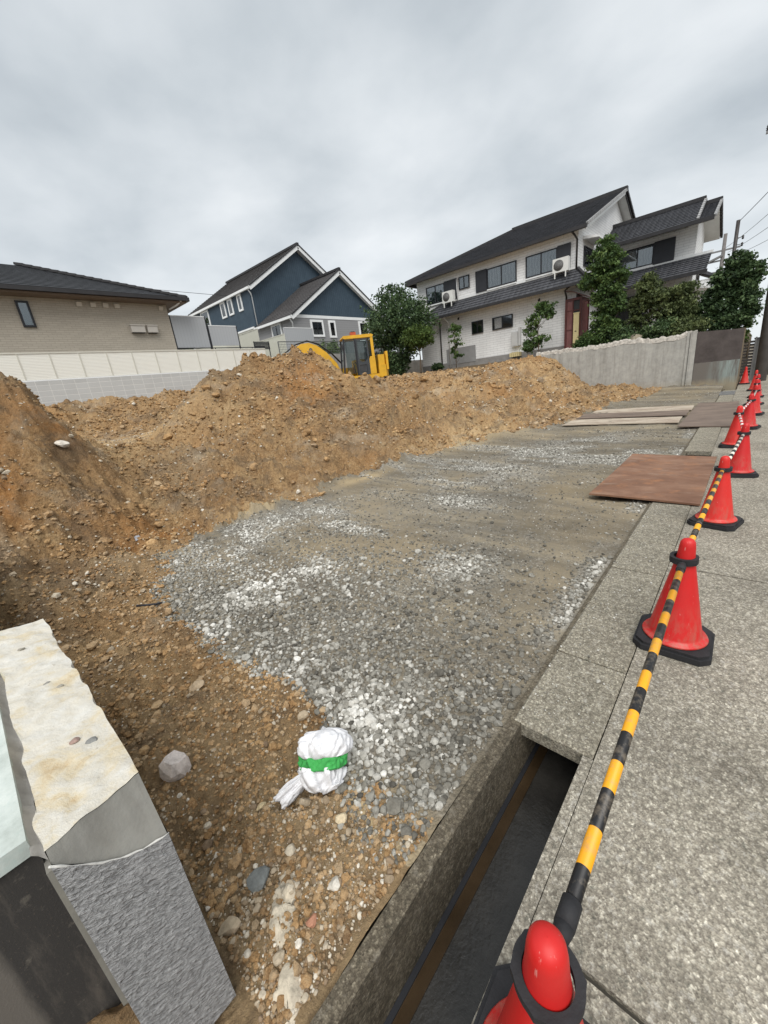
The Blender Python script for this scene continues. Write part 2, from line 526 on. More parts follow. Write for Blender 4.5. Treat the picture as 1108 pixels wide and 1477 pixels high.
# ------------------------------------------------------------------ terrain of the building site
CP = np.array([
    # crushed stone yard, level with the pavement
    (.9, .8, -.01), (1, 1.2, -.02), (1.2, 3, -.02), (1.5, 4.7, 0), (2, .8, -.03), (3, .8, -.03), (3, 3, 0), (3, 5, .02), (5, .8, -.03), (5, 3, 0), (5, 5, .03),
    (7, .8, -.03), (7, 3, 0), (7, 5, .03), (9, .8, -.02), (9, 3, 0), (9, 4.6, .05), (11.5, .8, -.02), (11.5, 3, .0), (14, .8, -.02), (14, 3.2, .0),
    (16, .8, -.02), (17, 1.5, .0), (17, 3.2, .06), (19, .8, .02), (20.8, .4, .08), (21, 1.7, .2), (21.2, 3, .28), (21.2, 4.5, .40), (20, 3, .12),
    # beside the cut-down wall
    (.25, .8, -.02), (.3, 1.2, 0), (.3, 1.8, .03), (.3, 2.6, .06), (.15, 3.4, .12), (0, 4.6, .22), (-.8, 4.8, .4), (.9, 4.3, .04), (.7, 5.3, .14), (-.5, 3.2, .2), (-.5, 1, 0),
    # left bank
    (.2, 5.7, .35), (.1, 6.4, .85), (.1, 7.0, 1.55), (.2, 7.6, 2.15), (.9, 7.8, 2.2), (-.8, 7.5, 2.2), (1.0, 8.9, 2.42), (0, 10, 2.55), (1.2, 10, 2.35), 
    (1.12, 7, 1.0), (1.5, 6.6, .35), (1.75, 8.3, .85), (1.95, 9.7, 1.10), (2.0, 11, 1.12), (0, 13, 2.6), (1, 15, 2.6), (2.2, 13, 1.2), (2.2, 16, 1.4), (1.5, 18, 2.4), (-.5, 19, 2.7),
    # slope up to the dug floor
    (2.5, 5.9, .15), (2.5, 7.3, .50), (2.7, 8.7, .90), (3, 9.6, 1.02), (3.6, 9.6, 1.0), (2.4, 10.4, 1.02), (3.3, 12, 1.0), (3.6, 15, 1.06), (2.9, 16.6, 1.12), (4, 17.0, 1.14), (4.4, 12.5, 1.02), (4, 19.3, 2.52), (7, 19.3, 2.5), (10, 19.3, 2.5), (2.6, 19.3, 2.55),
    (6, 17.0, 1.35), (9, 17.2, 1.5), (12, 18, 1.6), (13, 19.3, 2.3), (17, 19.3, 2.2), (21, 19, 2.3),
    # heap
    (4.6, 9.0, 1.15), (5.4, 10.8, 1.6), (6.8, 10.5, 1.75), (8.2, 10.2, 1.75), (9.6, 9.2, 1.6), (8, 8.1, 1.5), (6.5, 8.3, 1.4), (5, 8, 1.0),
    (4, 7, .52), (6, 7, .8), (8, 6.8, .8), (10, 6.3, .65), (10, 7.8, 1.4), (8.5, 12.5, 2.1), (6.5, 13, 1.9), (5, 13, 1.5), (10.5, 11, 1.75),
    (6, 5.9, .1), (8, 5.6, .1), (4, 5.8, .08),
    # right rear
    (12.8, 12.8, 1.6), (14, 14, 1.5), (12, 15, 1.5), (12.4, 10, 1.15), (12.8, 9, 1.05), (11.5, 7.5, 1.05), (13.9, 12, 1.9), (14.7, 10.3, 1.85), (16, 8.4, 1.72), (17, 10, 1.85), (18, 8, 1.75), (20.8, 7.5, 2.05),
    (19, 10, 1.82), (22, 8.5, 2.08), (22, 12, 1.95), (22, 16, 2.0), (18, 14, 2.0), (16, 14, 1.9), (18, 6.4, 1.1), (16, 6.5, 1.05), (14, 6.3, .65), (14, 8, 1.2), (12, 6, .55), (12, 4.8, .12),
    (15, 4.9, .2), (17, 4.7, .28), (19.4, 4.7, .35), (20.2, 6, .95), (21.1, 5.7, .5), (21.1, 6.8, 1.5), (21.2, 7.7, 2.1),
], float)


def _U(r2):
    return np.where(r2 > 1e-12, r2*np.log(np.maximum(r2, 1e-12)), 0)


_n = len(CP)
_K = _U(((CP[:, None, :2]-CP[None, :, :2])**2).sum(-1)) + np.eye(_n)*.03
_Pm = np.c_[np.ones(_n), CP[:, :2]]
_A = np.block([[_K, _Pm], [_Pm.T, np.zeros((3, 3))]])
_W = np.linalg.solve(_A, np.r_[CP[:, 2], 0, 0, 0])


def tps(s, t):
    s = np.asarray(s, float).ravel()
    t = np.asarray(t, float).ravel()
    out = np.empty_like(s)
    for a in range(0, len(s), 40000):
        ss, tt = s[a:a+40000], t[a:a+40000]
        r2 = (ss[:, None]-CP[None, :, 0])**2+(tt[:, None]-CP[None, :, 1])**2
        out[a:a+40000] = _U(r2)@_W[:_n]+_W[_n]+_W[_n+1]*ss+_W[_n+2]*tt
    return out


GP = np.array([(.82, .70), (.74, 1.15), (.84, 1.7), (.76, 2.6), (.78, 3.9), (1.3, 5.35), (2.4, 5.55), (3.9, 5.55), (5.6, 5.75), (7.4, 5.7), (8.3, 5.45), (10, 4.9), (12.4, 4.0), (15, 4.0), (18, 3.4), (21.4, 2.6),
               (21.4, .3), (21.4, -1), (.82, -1)])


def inside_dist(s, t):
    """signed distance to the gravel outline, positive inside"""
    d = np.full(s.shape, 1e9)
    ins = np.zeros(s.shape, bool)
    n = len(GP)
    for i in range(n):
        a, b = GP[i], GP[(i+1) % n]
        e = b-a
        k = np.clip(((s-a[0])*e[0]+(t-a[1])*e[1])/(e@e), 0, 1)
        d = np.minimum(d, np.hypot(s-a[0]-k*e[0], t-a[1]-k*e[1]))
        c = ((a[1] > t) != (b[1] > t)) & (s < (b[0]-a[0])*(t-a[1])/((b[1]-a[1]) if b[1] != a[1] else 1e-9)+a[0])
        ins ^= c
    return np.where(ins, d, -d)


def gmask(s, t):
    return inside_dist(s, t)+.28*fbm(s, t, 1.3, 3, 5)+.16*fbm(s, t, 5, 3, 9)


def sstep(a, b, x):
    x = np.clip((x-a)/(b-a), 0, 1)
    return x*x*(3-2*x)


HEAP = [(5.0, 10.9, 2.32), (5.2, 10.85, 2.52), (6.2, 10.55, 2.86), (7.0, 10.5, 2.98), (7.8, 10.3, 3.02), (8.5, 10.0, 2.80), (9.3, 9.4, 2.15), (10.4, 9.2, 1.75)]


def heap(s, t):
    out = np.full(s.shape, -9.0)
    for (a, b, za), (c, d, zb) in zip(HEAP[:-1], HEAP[1:]):
        ex_, ey_ = c-a, d-b
        k = np.clip(((s-a)*ex_+(t-b)*ey_)/(ex_*ex_+ey_*ey_), 0, 1)
        dd = np.hypot(s-a-k*ex_, t-b-k*ey_)
        out = np.maximum(out, za+(zb-za)*k-.74*np.maximum(dd-.10, 0)-.05*dd)
    return out


def bank(s, t):
    e = s+.30*np.clip(9.2-t, 0, 3)+.12*fbm(s, t, 1.3, 3, 301)+.05*fbm(s, t, 5, 3, 305)
    f = t+.35*fbm(s, t, .9, 3, 311)+.10*fbm(s, t, 4, 3, 315)
    return (2.30+.05*(t-8))*sstep(1.55, 1.25, e)*(.10+.90*sstep(6.6, 8.3, f)) - 1.2*sstep(7.2, 5.6, t)-.3*sstep(13, 16, t)


def smax(a, b, k=.12):
    h_ = np.clip(.5+.5*(a-b)/k, 0, 1)
    return b+(a-b)*h_+k*h_*(1-h_)


def height(s, t):
    s = np.asarray(s, float).ravel()
    t = np.asarray(t, float).ravel()
    zb_ = tps(s, t)
    st_ = .62
    q = zb_/st_+.35*fbm(s, t, .35, 3, 401)
    fl = np.floor(q)
    zt_ = (fl+sstep(.58, .92, q-fl)-.35*fbm(s, t, .35, 3, 401))*st_
    bw = .88*sstep(7.0, 8.5, s)*sstep(.15, .5, zb_)*(1-sstep(18.5, 20.5, s))*(1-sstep(11, 13, t))
    zb_ = zb_*(1-bw)+zt_*bw
    z = smax(smax(zb_, heap(s, t)), bank(s, t))
    g = sstep(-.25, .3, inside_dist(s, t))
    r = np.hypot(s, t)
    near = np.clip(r/7, .16, 1)
    rid = 1-np.abs(fbm(s*.8+t*.25, t, 1.1, 3, 21))*3.2
    rough = .20*fbm(s, t, .9, 3, 2)*near + .22*fbm(s, t, 2.7, 4, 31, .62)*np.clip(r/5, .25, 1) + .07*(rid-.5)*near + (.065+.05*sstep(3, 7, r))*fbm(s, t, 7.0, 3, 41, .65) + .060*np.abs(fbm(s, t, 15, 3, 51, .6))*np.clip(r/4, .5, 1) + .030*fbm(s, t, 31, 2, 57)*np.clip(r/6, .3, 1)
    rough = rough+.13*fbm(s*2.6+t*.5, t*.45, 1.0, 3, 411)*sstep(.3, .9, z)*np.clip(r/8, .3, 1)
    dug = sstep(9.9, 10.7, t)*sstep(2, 2.6, s)*(1-sstep(16.6, 17.6, t))*(1-sstep(4.4, 5.6, s))
    rough = rough*(1-.93*dug)
    lvl = .030*fbm(s*.5, t*1.5, .9, 3, 61)+.042*np.sin(s*3.0+t*.35+3.2*fbm(s, t, .45, 2, 3))*sstep(2.2, 4.5, s)*(.6+fbm(s, t, .6, 2, 77))+.012*fbm(s, t, 9, 3, 71)
    edge = .72
    k = sstep(edge, edge+.35, t)
    z = z+(rough*(1-g)+lvl*g)*(.25+.75*k)
    yard = sstep(.2, .9, inside_dist(s, t))*(1-sstep(18, 20, s))
    return z*(1-yard)+np.clip(z, -.07, .06)*yard


NA, NR = 860, 680
az = np.radians(np.linspace(-24, 116, NA))
rr = np.exp(np.linspace(math.log(.72), math.log(31.0), NR))
Rg, Ag = np.meshgrid(rr, az, indexing='ij')
S_, T_ = (Rg*np.cos(Ag)).ravel(), (Rg*np.sin(Ag)).ravel()
EDGE = .735
T0 = T_.copy()
T_ = np.maximum(T_, EDGE)
T_ = np.minimum(T_, 19.42)
lim = np.where(T_ < 7.55, 21.33, 23.6)
S0 = S_.copy()
S_ = np.minimum(S_, lim)
S_ = np.maximum(S_, -1.6)
Zt = height(S_, T_)
idx = np.arange(NA*NR).reshape(NR, NA)
quad = np.stack([idx[:-1, :-1], idx[:-1, 1:], idx[1:, 1:], idx[1:, :-1]], -1).reshape(-1, 4)
bad = ((T0 < EDGE) | (T0 > 19.42) | (S0 > lim) | (S0 < -1.6))
quad = quad[~bad[quad].all(1)][:, ::-1]
GM = gmask(S_, T_)


def blob(s, t, c, r):
    return np.exp(-(((s-c[0])/r[0])**2+((t-c[1])/r[1])**2))


def white_zone(s, t):
    """where pale stone lies loose on the compacted bed"""
    r = np.hypot(s, t)
    n = fbm(s*1.15, t, 1.5, 4, 81, .6)
    n2 = fbm(s*1.5, t*.5, .95, 4, 91, .6)
    v = 1.25*blob(s, t, (1.9, 3.7), (.55, 1.2))+1.3*blob(s, t, (1.15, 1.35), (.34, .75))+1.0*blob(s, t, (.95, 2.6), (.2, .8))+.9*blob(s, t, (2.7, 4.9), (1.2, .45))+.8*blob(s, t, (5.4, 4.7), (.9, .7))+.8*blob(s, t, (7, 3.2), (2.2, .9))+.7*blob(s, t, (9.5, 2.4), (1.4, .8))
    v = v*sstep(-.30, .30, n)
    spots = 1.2*blob(s, t, (4.65, 2.9), (.26, .42))+1.0*blob(s, t, (3.2, 3.55), (.16, .34))+1.0*blob(s, t, (3.25, 4.1), (.16, .3))+.9*blob(s, t, (2.95, 1.9), (.35, .35))
    lid = .8*sstep(1.0, .80, t)*sstep(1.6, 2.6, s)*sstep(-.25, .1, n)
    v = v+spots+lid+.8*sstep(.06, .34, n2)*sstep(3.5, 7, r)
    return np.clip(v, 0, 1)*sstep(-.02, .1, gmask(s, t))*(1-.8*sstep(11, 13, s))


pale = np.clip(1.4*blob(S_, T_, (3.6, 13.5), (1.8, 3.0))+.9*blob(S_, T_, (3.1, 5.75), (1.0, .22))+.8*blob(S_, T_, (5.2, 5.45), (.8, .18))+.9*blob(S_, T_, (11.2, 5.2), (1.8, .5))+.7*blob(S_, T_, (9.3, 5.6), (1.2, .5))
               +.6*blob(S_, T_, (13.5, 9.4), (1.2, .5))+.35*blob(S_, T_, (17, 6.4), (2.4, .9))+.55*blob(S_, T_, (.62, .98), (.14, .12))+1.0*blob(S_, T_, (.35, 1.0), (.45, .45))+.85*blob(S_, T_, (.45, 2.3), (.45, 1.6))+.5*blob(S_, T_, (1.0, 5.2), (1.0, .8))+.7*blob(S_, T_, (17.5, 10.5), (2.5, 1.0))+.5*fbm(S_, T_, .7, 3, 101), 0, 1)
orange = np.clip(1.1*blob(S_, T_, (.15, 6.7), (.35, .5))+.8*blob(S_, T_, (1.0, 7.6), (.5, .35))+.8*blob(S_, T_, (7.4, 9.6), (1.0, .8))+.6*blob(S_, T_, (1.6, 6.0), (.5, .35))+.35*blob(S_, T_, (.5, 3.9), (.3, .5))+.25*blob(S_, T_, (.8, .9), (.15, .2))+.5*fbm(S_, T_, .8, 3, 111)-.05, 0, 1)
grey = np.clip(.8*blob(S_, T_, (.5, 5.2), (.7, .5))+.7*blob(S_, T_, (.8, 8.6), (.6, .9))+.6*blob(S_, T_, (2.6, 7.5), (.8, 1.2))+.5*blob(S_, T_, (.35, 1.1), (.35, .45))+.6*fbm(S_, T_, .6, 3, 121), 0, 1)
white = white_zone(S_, T_)
V = np.stack([S_, T_, Zt], 1)
isg = GM[quad].mean(1) > 0


def sub(fc):
    u, inv = np.unique(fc, return_inverse=True)
    return u, inv.reshape(fc.shape)


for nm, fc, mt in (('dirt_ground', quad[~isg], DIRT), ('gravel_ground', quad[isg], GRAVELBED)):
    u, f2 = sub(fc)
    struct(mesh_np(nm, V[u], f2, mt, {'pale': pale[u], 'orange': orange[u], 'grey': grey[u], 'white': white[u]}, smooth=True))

# wide ground under everything, raised lots behind, pavement and road
FAR = simple('distant_soil', (.20, .17, .13), .95, .2, .3)
struct(MB().box((-400, -400, -1.2), (400, 400, -.9), FAR).build('ground'))
LOTM = simple('garden_soil', (.17, .13, .085), .95, .3, 1.5, .5, 20)
LAWN = simple('lot_gravel', (.32, .30, .27), .95, .2, 2, .4, 30)
struct(MB().box((-14, 19.62, -1), (60, 75, 3.3), LAWN).build('raised_lot_ground'))
struct(MB().box((21.56, .35, -1), (60, 19.60, 2.22), LOTM).build('garden_ground'))

pv = MB()
xs = [-6.0, -2.9, .78, 3.76, 7.38, 11.0, 14.6, 18.2, 21.8, 25.4, 29.0, 40.0]
for a, b in zip(xs[:-1], xs[1:]):
    for c, d in ((-2.2, -1.0), (-.99, .315)):
        pv.box((a+.009, c, -.3), (b-.009, d, random.uniform(-.002, .002)), PAVE)
pv.box((-6, .318, -.3), (1.52, .362, -.001), PAVE)
pv.box((-6, -2.2, -.36), (40, .30, -.022), simple('paving_joint', (.06, .055, .045), .95))
struct(pv.build('pavement'))
ASPH = simple('asphalt', (.055, .055, .056), .9, .25, 3, .6, 120)
struct(MB().box((-60, -8, -.5), (90, -2.36, -.14), ASPH).build('road'))
struct(MB().box((-60, -2.35, -.5), (90, -2.21, .004), simple('kerb_concrete', (.33, .32, .30), .9, .15, 4, .4, 50)).build('road_kerb'))

# U-shaped gutter between pavement and yard
gt = MB()
WETM = simple('wet_gutter_floor', (.030, .028, .025), .32, .4, 7, .35, 50, spec=.5)
SILT = simple('gutter_silt_water', (.040, .026, .014), .12, .35, 5, .15, 20, spec=.5)
gt.box((-6, .665, -.5), (40, .73, -.006), GUTTERM)
gt.box((-6, .30, -.5), (40, .664, -.352), WETM)
gt.box((-6, .598, -.353), (40, .646, -.343), SILT)
gt.box((-6, .644, -.353), (40, .664, -.335), BLACKM)
struct(gt.build('gutter'))

# ------------------------------------------------------------------ loose stones
def ico():
    p = (1+5**.5)/2
    v = np.array([(-1, p, 0), (1, p, 0), (-1, -p, 0), (1, -p, 0), (0, -1, p), (0, 1, p), (0, -1, -p), (0, 1, -p), (p, 0, -1), (p, 0, 1), (-p, 0, -1), (-p, 0, 1)], float)
    v /= np.linalg.norm(v[0])
    f = np.array([(0, 11, 5), (0, 5, 1), (0, 1, 7), (0, 7, 10), (0, 10, 11), (1, 5, 9), (5, 11, 4), (11, 10, 2), (10, 7, 6), (7, 1, 8), (3, 9, 4), (3, 4, 2), (3, 2, 6), (3, 6, 8), (3, 8, 9), (4, 9, 5), (2, 4, 11), (6, 2, 10), (8, 6, 7), (9, 8, 1)])
    return v, f


def ico2():
    v, f = ico()
    v = list(map(tuple, v))
    cache, out = {}, []

    def midp(a, b):
        k = (min(a, b), max(a, b))
        if k not in cache:
            m = np.add(v[a], v[b])
            m = m/np.linalg.norm(m)
            v.append(tuple(m))
            cache[k] = len(v)-1
        return cache[k]
    for a, b, c in f:
        d, e, g_ = midp(a, b), midp(b, c), midp(c, a)
        out += [(a, d, g_), (b, e, d), (c, g_, e), (d, e, g_)]
    return np.array(v), np.array(out)


def rock_templates(base, n, jit, cut=3):
    v0, f = base
    out = []
    for k in range(n):
        v = v0*(1+RNG.uniform(-jit, jit, (len(v0), 1)))
        for c in range(cut):                      # flat broken faces
            d = RNG.normal(size=3)
            d /= np.linalg.norm(d)
            q = v@d
            lim_ = RNG.uniform(.45, .8)
            v = v-np.outer(np.maximum(q-lim_, 0), d)
        out.append(v)
    return out, f


T_SMALL = rock_templates(ico(), 10, .22, 2)
T_BIG = rock_templates(ico2(), 14, .10, 5)


def rotm(n):
    q = RNG.normal(size=(n, 4))
    q /= np.linalg.norm(q, axis=1)[:, None]
    a, b, c, d = q.T
    return np.stack([1-2*(c*c+d*d), 2*(b*c-a*d), 2*(b*d+a*c), 2*(b*c+a*d), 1-2*(b*b+d*d), 2*(c*d-a*b), 2*(b*d-a*c), 2*(c*d+a*b), 1-2*(b*b+c*c)], 1).reshape(n, 3, 3)


def stones(name, s, t, size, mat, tmpl, sink=.25, flat=.8, rnd=None, label=None, zoff=0, zabs=None):
    T, f = tmpl
    n = len(s)
    z = height(s, t)+zoff if zabs is None else np.full(n, zabs)
    R = rotm(n)
    sc = size[:, None]*RNG.uniform(.72, 1.2, (n, 3))
    ti = RNG.integers(0, len(T), n)
    base = np.stack(T)[ti]                         # n, nv, 3
    v = np.einsum('nij,nkj->nki', R, base*sc[:, None, :])
    v[:, :, 2] *= flat
    v += np.stack([s, t, z+size*(.5-sink)], 1)[:, None, :]
    nv = base.shape[1]
    Fc = (f[None]+(np.arange(n)*nv)[:, None, None]).reshape(-1, 3)
    rnd = RNG.random(n) if rnd is None else rnd
    o = mesh_np(name, v.reshape(-1, 3), Fc, mat, {'rnd': np.repeat(rnd, nv)}, smooth=False)
    return tag(o, label, None, None, 'stuff')


def polar(n, r0, r1, a0=-8, a1=97, pw=1.0):
    """points spread over the site round the viewpoint; pw=2 is uniform on the ground"""
    u = RNG.random(n)
    r = (r0**pw+u*(r1**pw-r0**pw))**(1/pw) if pw > 0 else np.exp(np.log(r0)+u*np.log(r1/r0))
    a = np.radians(RNG.uniform(a0, a1, n))
    return r*np.cos(a), r*np.sin(a)


def site(s, t):
    return (t > .76) & (t < 19.2) & (s < np.where(t < 7.6, 21.2, 23.3)) & (s > -.9) & ~((s < .10) & (s > -1) & (t > .85) & (t < 2.95))


# pale and grey crushed stone
s, t = polar(230000, .9, 12, pw=1.0)
wz = white_zone(s, t)
r = np.hypot(s, t)
den = np.clip(.07-.045*sstep(2.2, 3.6, s)+.95*wz+.65*blob(s, t, (1.25, 1.5), (.6, 1.2))+.5*blob(s, t, (1.3, 4.4), (.6, 1.0))+.35*blob(s, t, (1.7, 3), (1.0, 1.6)), 0, 1)
k = site(s, t) & (RNG.random(len(s)) < den*np.clip(.42+.12*r, .42, 1)*np.clip(4.0/r, .22, 1)) & (gmask(s, t) > -.05)
s, t, wz, r = s[k], t[k], wz[k], r[k]
soft = np.clip(.9*blob(s, t, (1.0, 1.3), (.40, .8))+.75*blob(s, t, (1.9, 3.6), (.9, 1.5))+.5*blob(s, t, (.95, 2.7), (.3, .8))+.5*blob(s, t, (2.8, 4.9), (1.3, .5)), 0, 1)*(.55+.9*np.clip(fbm(s, t, 2.2, 3, 83)+.3, 0, 1))
tone = np.clip(RNG.normal(.25, .15, len(s))+.50*soft*RNG.uniform(.2, 1.25, len(s))*(RNG.random(len(s)) < .8)+.36*wz*(RNG.random(len(s)) < .7), 0, 1)
sz = .0100*np.exp(RNG.normal(0, .33, len(s)))*(1+.25*(tone > .6))+.0009*np.clip(r-3, 0, 6)
nr = r < 4.0
stones('gravel', s[nr], t[nr], sz[nr]*1.15, GREYSTONE, T_BIG, .15, rnd=tone[nr], label='loose pale and grey crushed stone on the near yard')
stones('gravel', s[~nr], t[~nr], sz[~nr], GREYSTONE, T_SMALL, .2, rnd=tone[~nr], label='pale crushed stone patches farther over the yard')
# darker small stone over the compacted bed
s, t = polar(110000, .9, 20, pw=.9)
k = site(s, t) & (gmask(s, t) > -.03)
dz = np.clip(.25+1.2*blob(s, t, (1.2, 4.6), (.6, 1.0))+1.0*blob(s, t, (1.9, 1.6), (1.1, .9))+1.5*np.clip(fbm(s*1.4, t*.5, 1.1, 4, 131), 0, 1), 0, 1)
k &= RNG.random(len(s)) < dz*(1-.55*sstep(2.5, 4, s))
s, t = s[k], t[k]
r = np.hypot(s, t)
stones('gravel', s, t, .0058*np.exp(RNG.normal(0, .35, len(s)))+.0005*np.clip(r-3, 0, 17), DARKSTONE, T_SMALL, .25, rnd=RNG.random(len(s))**.9, label='dark fine crushed stone over the compacted yard')
# earth clods
s, t = polar(190000, .8, 23, pw=.8)
k = site(s, t) & (gmask(s, t) < .05)
dn = np.clip(.55+1.6*fbm(s, t, .8, 4, 141), .08, 1)
dugz = sstep(9.9, 10.9, t)*sstep(2, 2.6, s)*(1-sstep(16.6, 17.6, t))*(1-sstep(4.4, 5.6, s))
k &= RNG.random(len(s)) < dn*(1-.95*dugz)
s, t = s[k], t[k]
r = np.hypot(s, t)
sz = (.0050+.0012*np.clip(r, 0, 18))*np.exp(RNG.normal(0, .52, len(s)))
stones('rubble', s, t, sz, CLOD, T_SMALL, .3, .7, rnd=np.where(r < 3.6, .42+.58*RNG.random(len(s)), RNG.random(len(s))), label='brown earth clods strewn over the dug ground')  # clods near the viewpoint are coloured lighter, making up for shade there
# big broken lumps of earth on the heap and along the bench
s, t = RNG.uniform(2.2, 14, 9000), RNG.uniform(6.2, 12.5, 9000)
dn = blob(s, t, (9.6, 8.8), (1.2, .7))+.55*blob(s, t, (6.8, 8.9), (2.2, .9))+.35*blob(s, t, (5.0, 7.2), (2.0, .7))+.5*blob(s, t, (4.6, 10.2), (.8, .7))
k = site(s, t) & (RNG.random(len(s)) < .28*dn)
s, t = s[k], t[k]
stones('rubble', s, t, np.clip(.045*np.exp(RNG.normal(0, .5, len(s))), .02, .16), CLOD, T_BIG, .35, .75, rnd=RNG.uniform(0, .75, len(s)), label='big broken lumps of brown earth on the heap')
# pale pebbles in the earth
s, t = polar(95000, .8, 20, pw=.5)
k = site(s, t) & (gmask(s, t) < .03) & (RNG.random(len(s)) < np.clip(.20+1.6*blob(s, t, (.3, 1.0), (.35, .38))+.8*blob(s, t, (.5, 5), (.7, .8))+1.0*np.clip(fbm(s, t, 1, 3, 151), 0, 1), 0, 1))
s, t = s[k], t[k]
r = np.hypot(s, t)
sz = (.0030+.0010*np.clip(r, 0, 18))*np.exp(RNG.normal(0, .55, len(s)))
nr = r < 3
stones('rubble', s[nr], t[nr], sz[nr], PALESTONE, T_BIG, .2, rnd=RNG.random(nr.sum()), label='pale pebbles and broken mortar in the near earth')
stones('rubble', s[~nr], t[~nr], sz[~nr], PALESTONE, T_SMALL, .2, rnd=RNG.random((~nr).sum()), label='pale pebbles scattered over the farther earth')

# grit carried onto the gutter lids and the paving
s, t = RNG.uniform(1.6, 5.4, 900), .70-np.abs(RNG.normal(0, .20, 900))
k = (t > -.35) & ~((np.abs(t-.12) < .22) & ((np.abs(s-2.66) < .22) | (np.abs(s-4.99) < .22)))
s, t = s[k], t[k]
stones('gravel', s, t, .0028*np.exp(RNG.normal(0, .5, len(s))), GREYSTONE, T_SMALL, .1, .8, RNG.uniform(.2, 1, len(s)), 'fine grit scattered over the gutter lids and paving', zabs=.008)
# single larger rocks
def rock(s, t, size, col, label, flat=.8, squash=(1, 1, 1), seed=0, zoff=0):
    rg = np.random.default_rng(seed)
    v0, f = ico2()
    v = v0*np.array(squash)
    for c in range(9):
        d = rg.normal(size=3)
        d /= np.linalg.norm(d)
        q = v@d
        v = v-np.outer(np.maximum(q-rg.uniform(.5, .75), 0), d)
    v += rg.normal(0, .02, v.shape)
    v[:, 2] *= flat
    v *= size
    z = float(height([s], [t])[0])
    nm = 'rock_'+str(seed)
    m = stone_like(col, seed)
    o = mesh_np('rock', v, f, m, smooth=False, loc=(s, t, z-v[:, 2].min()*.72+zoff))
    tag(o, label, 'rock', 'larger rocks in the near earth')
    return o


def stone_like(c, seed):
    m, g, b = matgraph('broken_rock', .9, .2)
    v = co(g)
    n1 = g.noise(v, 14+seed % 5, 6, .7)
    n2 = g.noise(v, 90, 4, .7)
    col = g.ramp(n1, [(.3, tuple(x*.62 for x in c)), (.5, c), (.72, tuple(min(.85, x*1.3) for x in c))])
    col = g.mix(g.ramp(n2, [(.55, 0.0), (.75, .5)]), col, tuple(x*.5 for x in c))
    setc(g, b, col)
    bump(g, b, g.math('ADD', n1, g.math('MULTIPLY', n2, .4)), .5, .012)
    return m


rock(.255, 1.86, .085, (.58, .52, .48), 'pinkish grey broken rock lying between the cut wall and the white bag', 1.15, (.85, .7, 1.2), 3)
rock(.27, 1.18, .052, (.17, .18, .175), 'flat dark grey stone slab piece in the near earth beside pale mortar', .55, (1.2, .9, .8), 4)
rock(.86, 1.66, .04, (.42, .34, .24), 'buff boulder at the gravel edge right of the brown clods', .85, (1.2, .8, .9), 5)
rock(.60, 2.48, .05, (.40, .31, .21), 'tan stone lying on the dirt just short of the gravel corner', .85, (1.1, .9, .9), 6)
rock(.62, 1.07, .032, (.60, .50, .34), 'small cream stone beside the wet orange hollow', .9, (1, .8, .9), 8)
rock(.42, 1.17, .026, (.52, .46, .36), 'small pale cream pebble between the white bag and the dark slab', .9, (1, .9, .8), 9)
rock(.135, 1.13, .038, (.42, .34, .24), 'tan cobble touching the foot of the textured wall end', .85, (1.2, .9, .9), 10)
rock(.45, .92, .026, (.55, .52, .46), 'whitish pebble near the gutter edge', .85, (1, 1, 1), 11)
rock(.33, .90, .024, (.40, .20, .13), 'small reddish brick-coloured stone near the gutter edge', .9, (1.2, 1, .9), 12)
rock(.44, 1.42, .022, (.55, .45, .28), 'yellowish oval pebble left of the white bag', .7, (1.3, .8, .8), 13)
rock(1.12, 7.35, .10, (.60, .55, .48), 'whitish stone lying on the flank of the left bank', .8, (1.2, .9, 1), 14)

rock(1.32, 5.95, .055, (.34, .36, .40), 'bluish grey stone on the orange earth behind the gravel corner', .8, (1.2, .9, .9), 15)
tag(MB().tube([(.70, 3.98, .075), (.76, 3.92, .07), (.83, 3.87, .06), (.88, 3.86, .05)], .010, simple('black_rubber_strip', (.02, .02, .025), .6), 6).build('rubber_strap'), 'short black strip at the left edge of the gravel', 'strap')

# pale lumps of old mortar on the ground by the wall
MORT = simple('crumbled_mortar', (.52, .46, .36), .95, .35, 18, .8, 60)


def slab_lump(name, pts, h, label, seed):
    n = 26
    rg = np.random.default_rng(seed)
    vs, fs = [], []
    ctr = np.mean(pts, 0)
    ring = []
    P = np.array(pts)
    m = len(P)
    for i in range(m):
        for k in range(6):
            ring.append(P[i]+(P[(i+1) % m]-P[i])*k/6+rg.normal(0, .0045, 2))
    ring = np.array(ring)
    L = len(ring)
    levels = [(1.0, 0), (.95, .45), (.86, .8), (.7, 1.0), (.55, .95), (.4, 1.0), (.25, .95), (.1, 1.0)]
    for q, hh in levels:
        for p in ring:
            x = ctr+(p-ctr)*q
            vs.append((x[0], x[1], h*hh*(1+1.1*float(fbm(np.array([x[0]]), np.array([x[1]]), 22, 3, seed, .6)[0]))))
    for j in range(len(levels)-1):
        for i in range(L):
            fs.append((j*L+i, j*L+(i+1) % L, (j+1)*L+(i+1) % L, (j+1)*L+i))
    fs.append(tuple(range((len(levels)-1)*L, len(levels)*L)))
    z = height([v[0] for v in vs], [v[1] for v in vs])
    vs = [(v[0], v[1], v[2]+zz-.012) for v, zz in zip(vs, z)]
    o = MB().add(vs, fs, MORT, True).build(name)
    return tag(o, label, 'mortar lump')


slab_lump('mortar_lump', [(.36, 1.18), (.40, 1.10), (.33, 1.0), (.30, .93), (.20, .92), (.22, 1.02), (.30, 1.10)], .022, 'long cream slab of broken mortar set in the near earth', 1)
slab_lump('mortar_lump', [(.22, .90), (.24, .80), (.12, .75), (.10, .84)], .018, 'cream crust of mortar at the gutter corner by the wall end', 2)

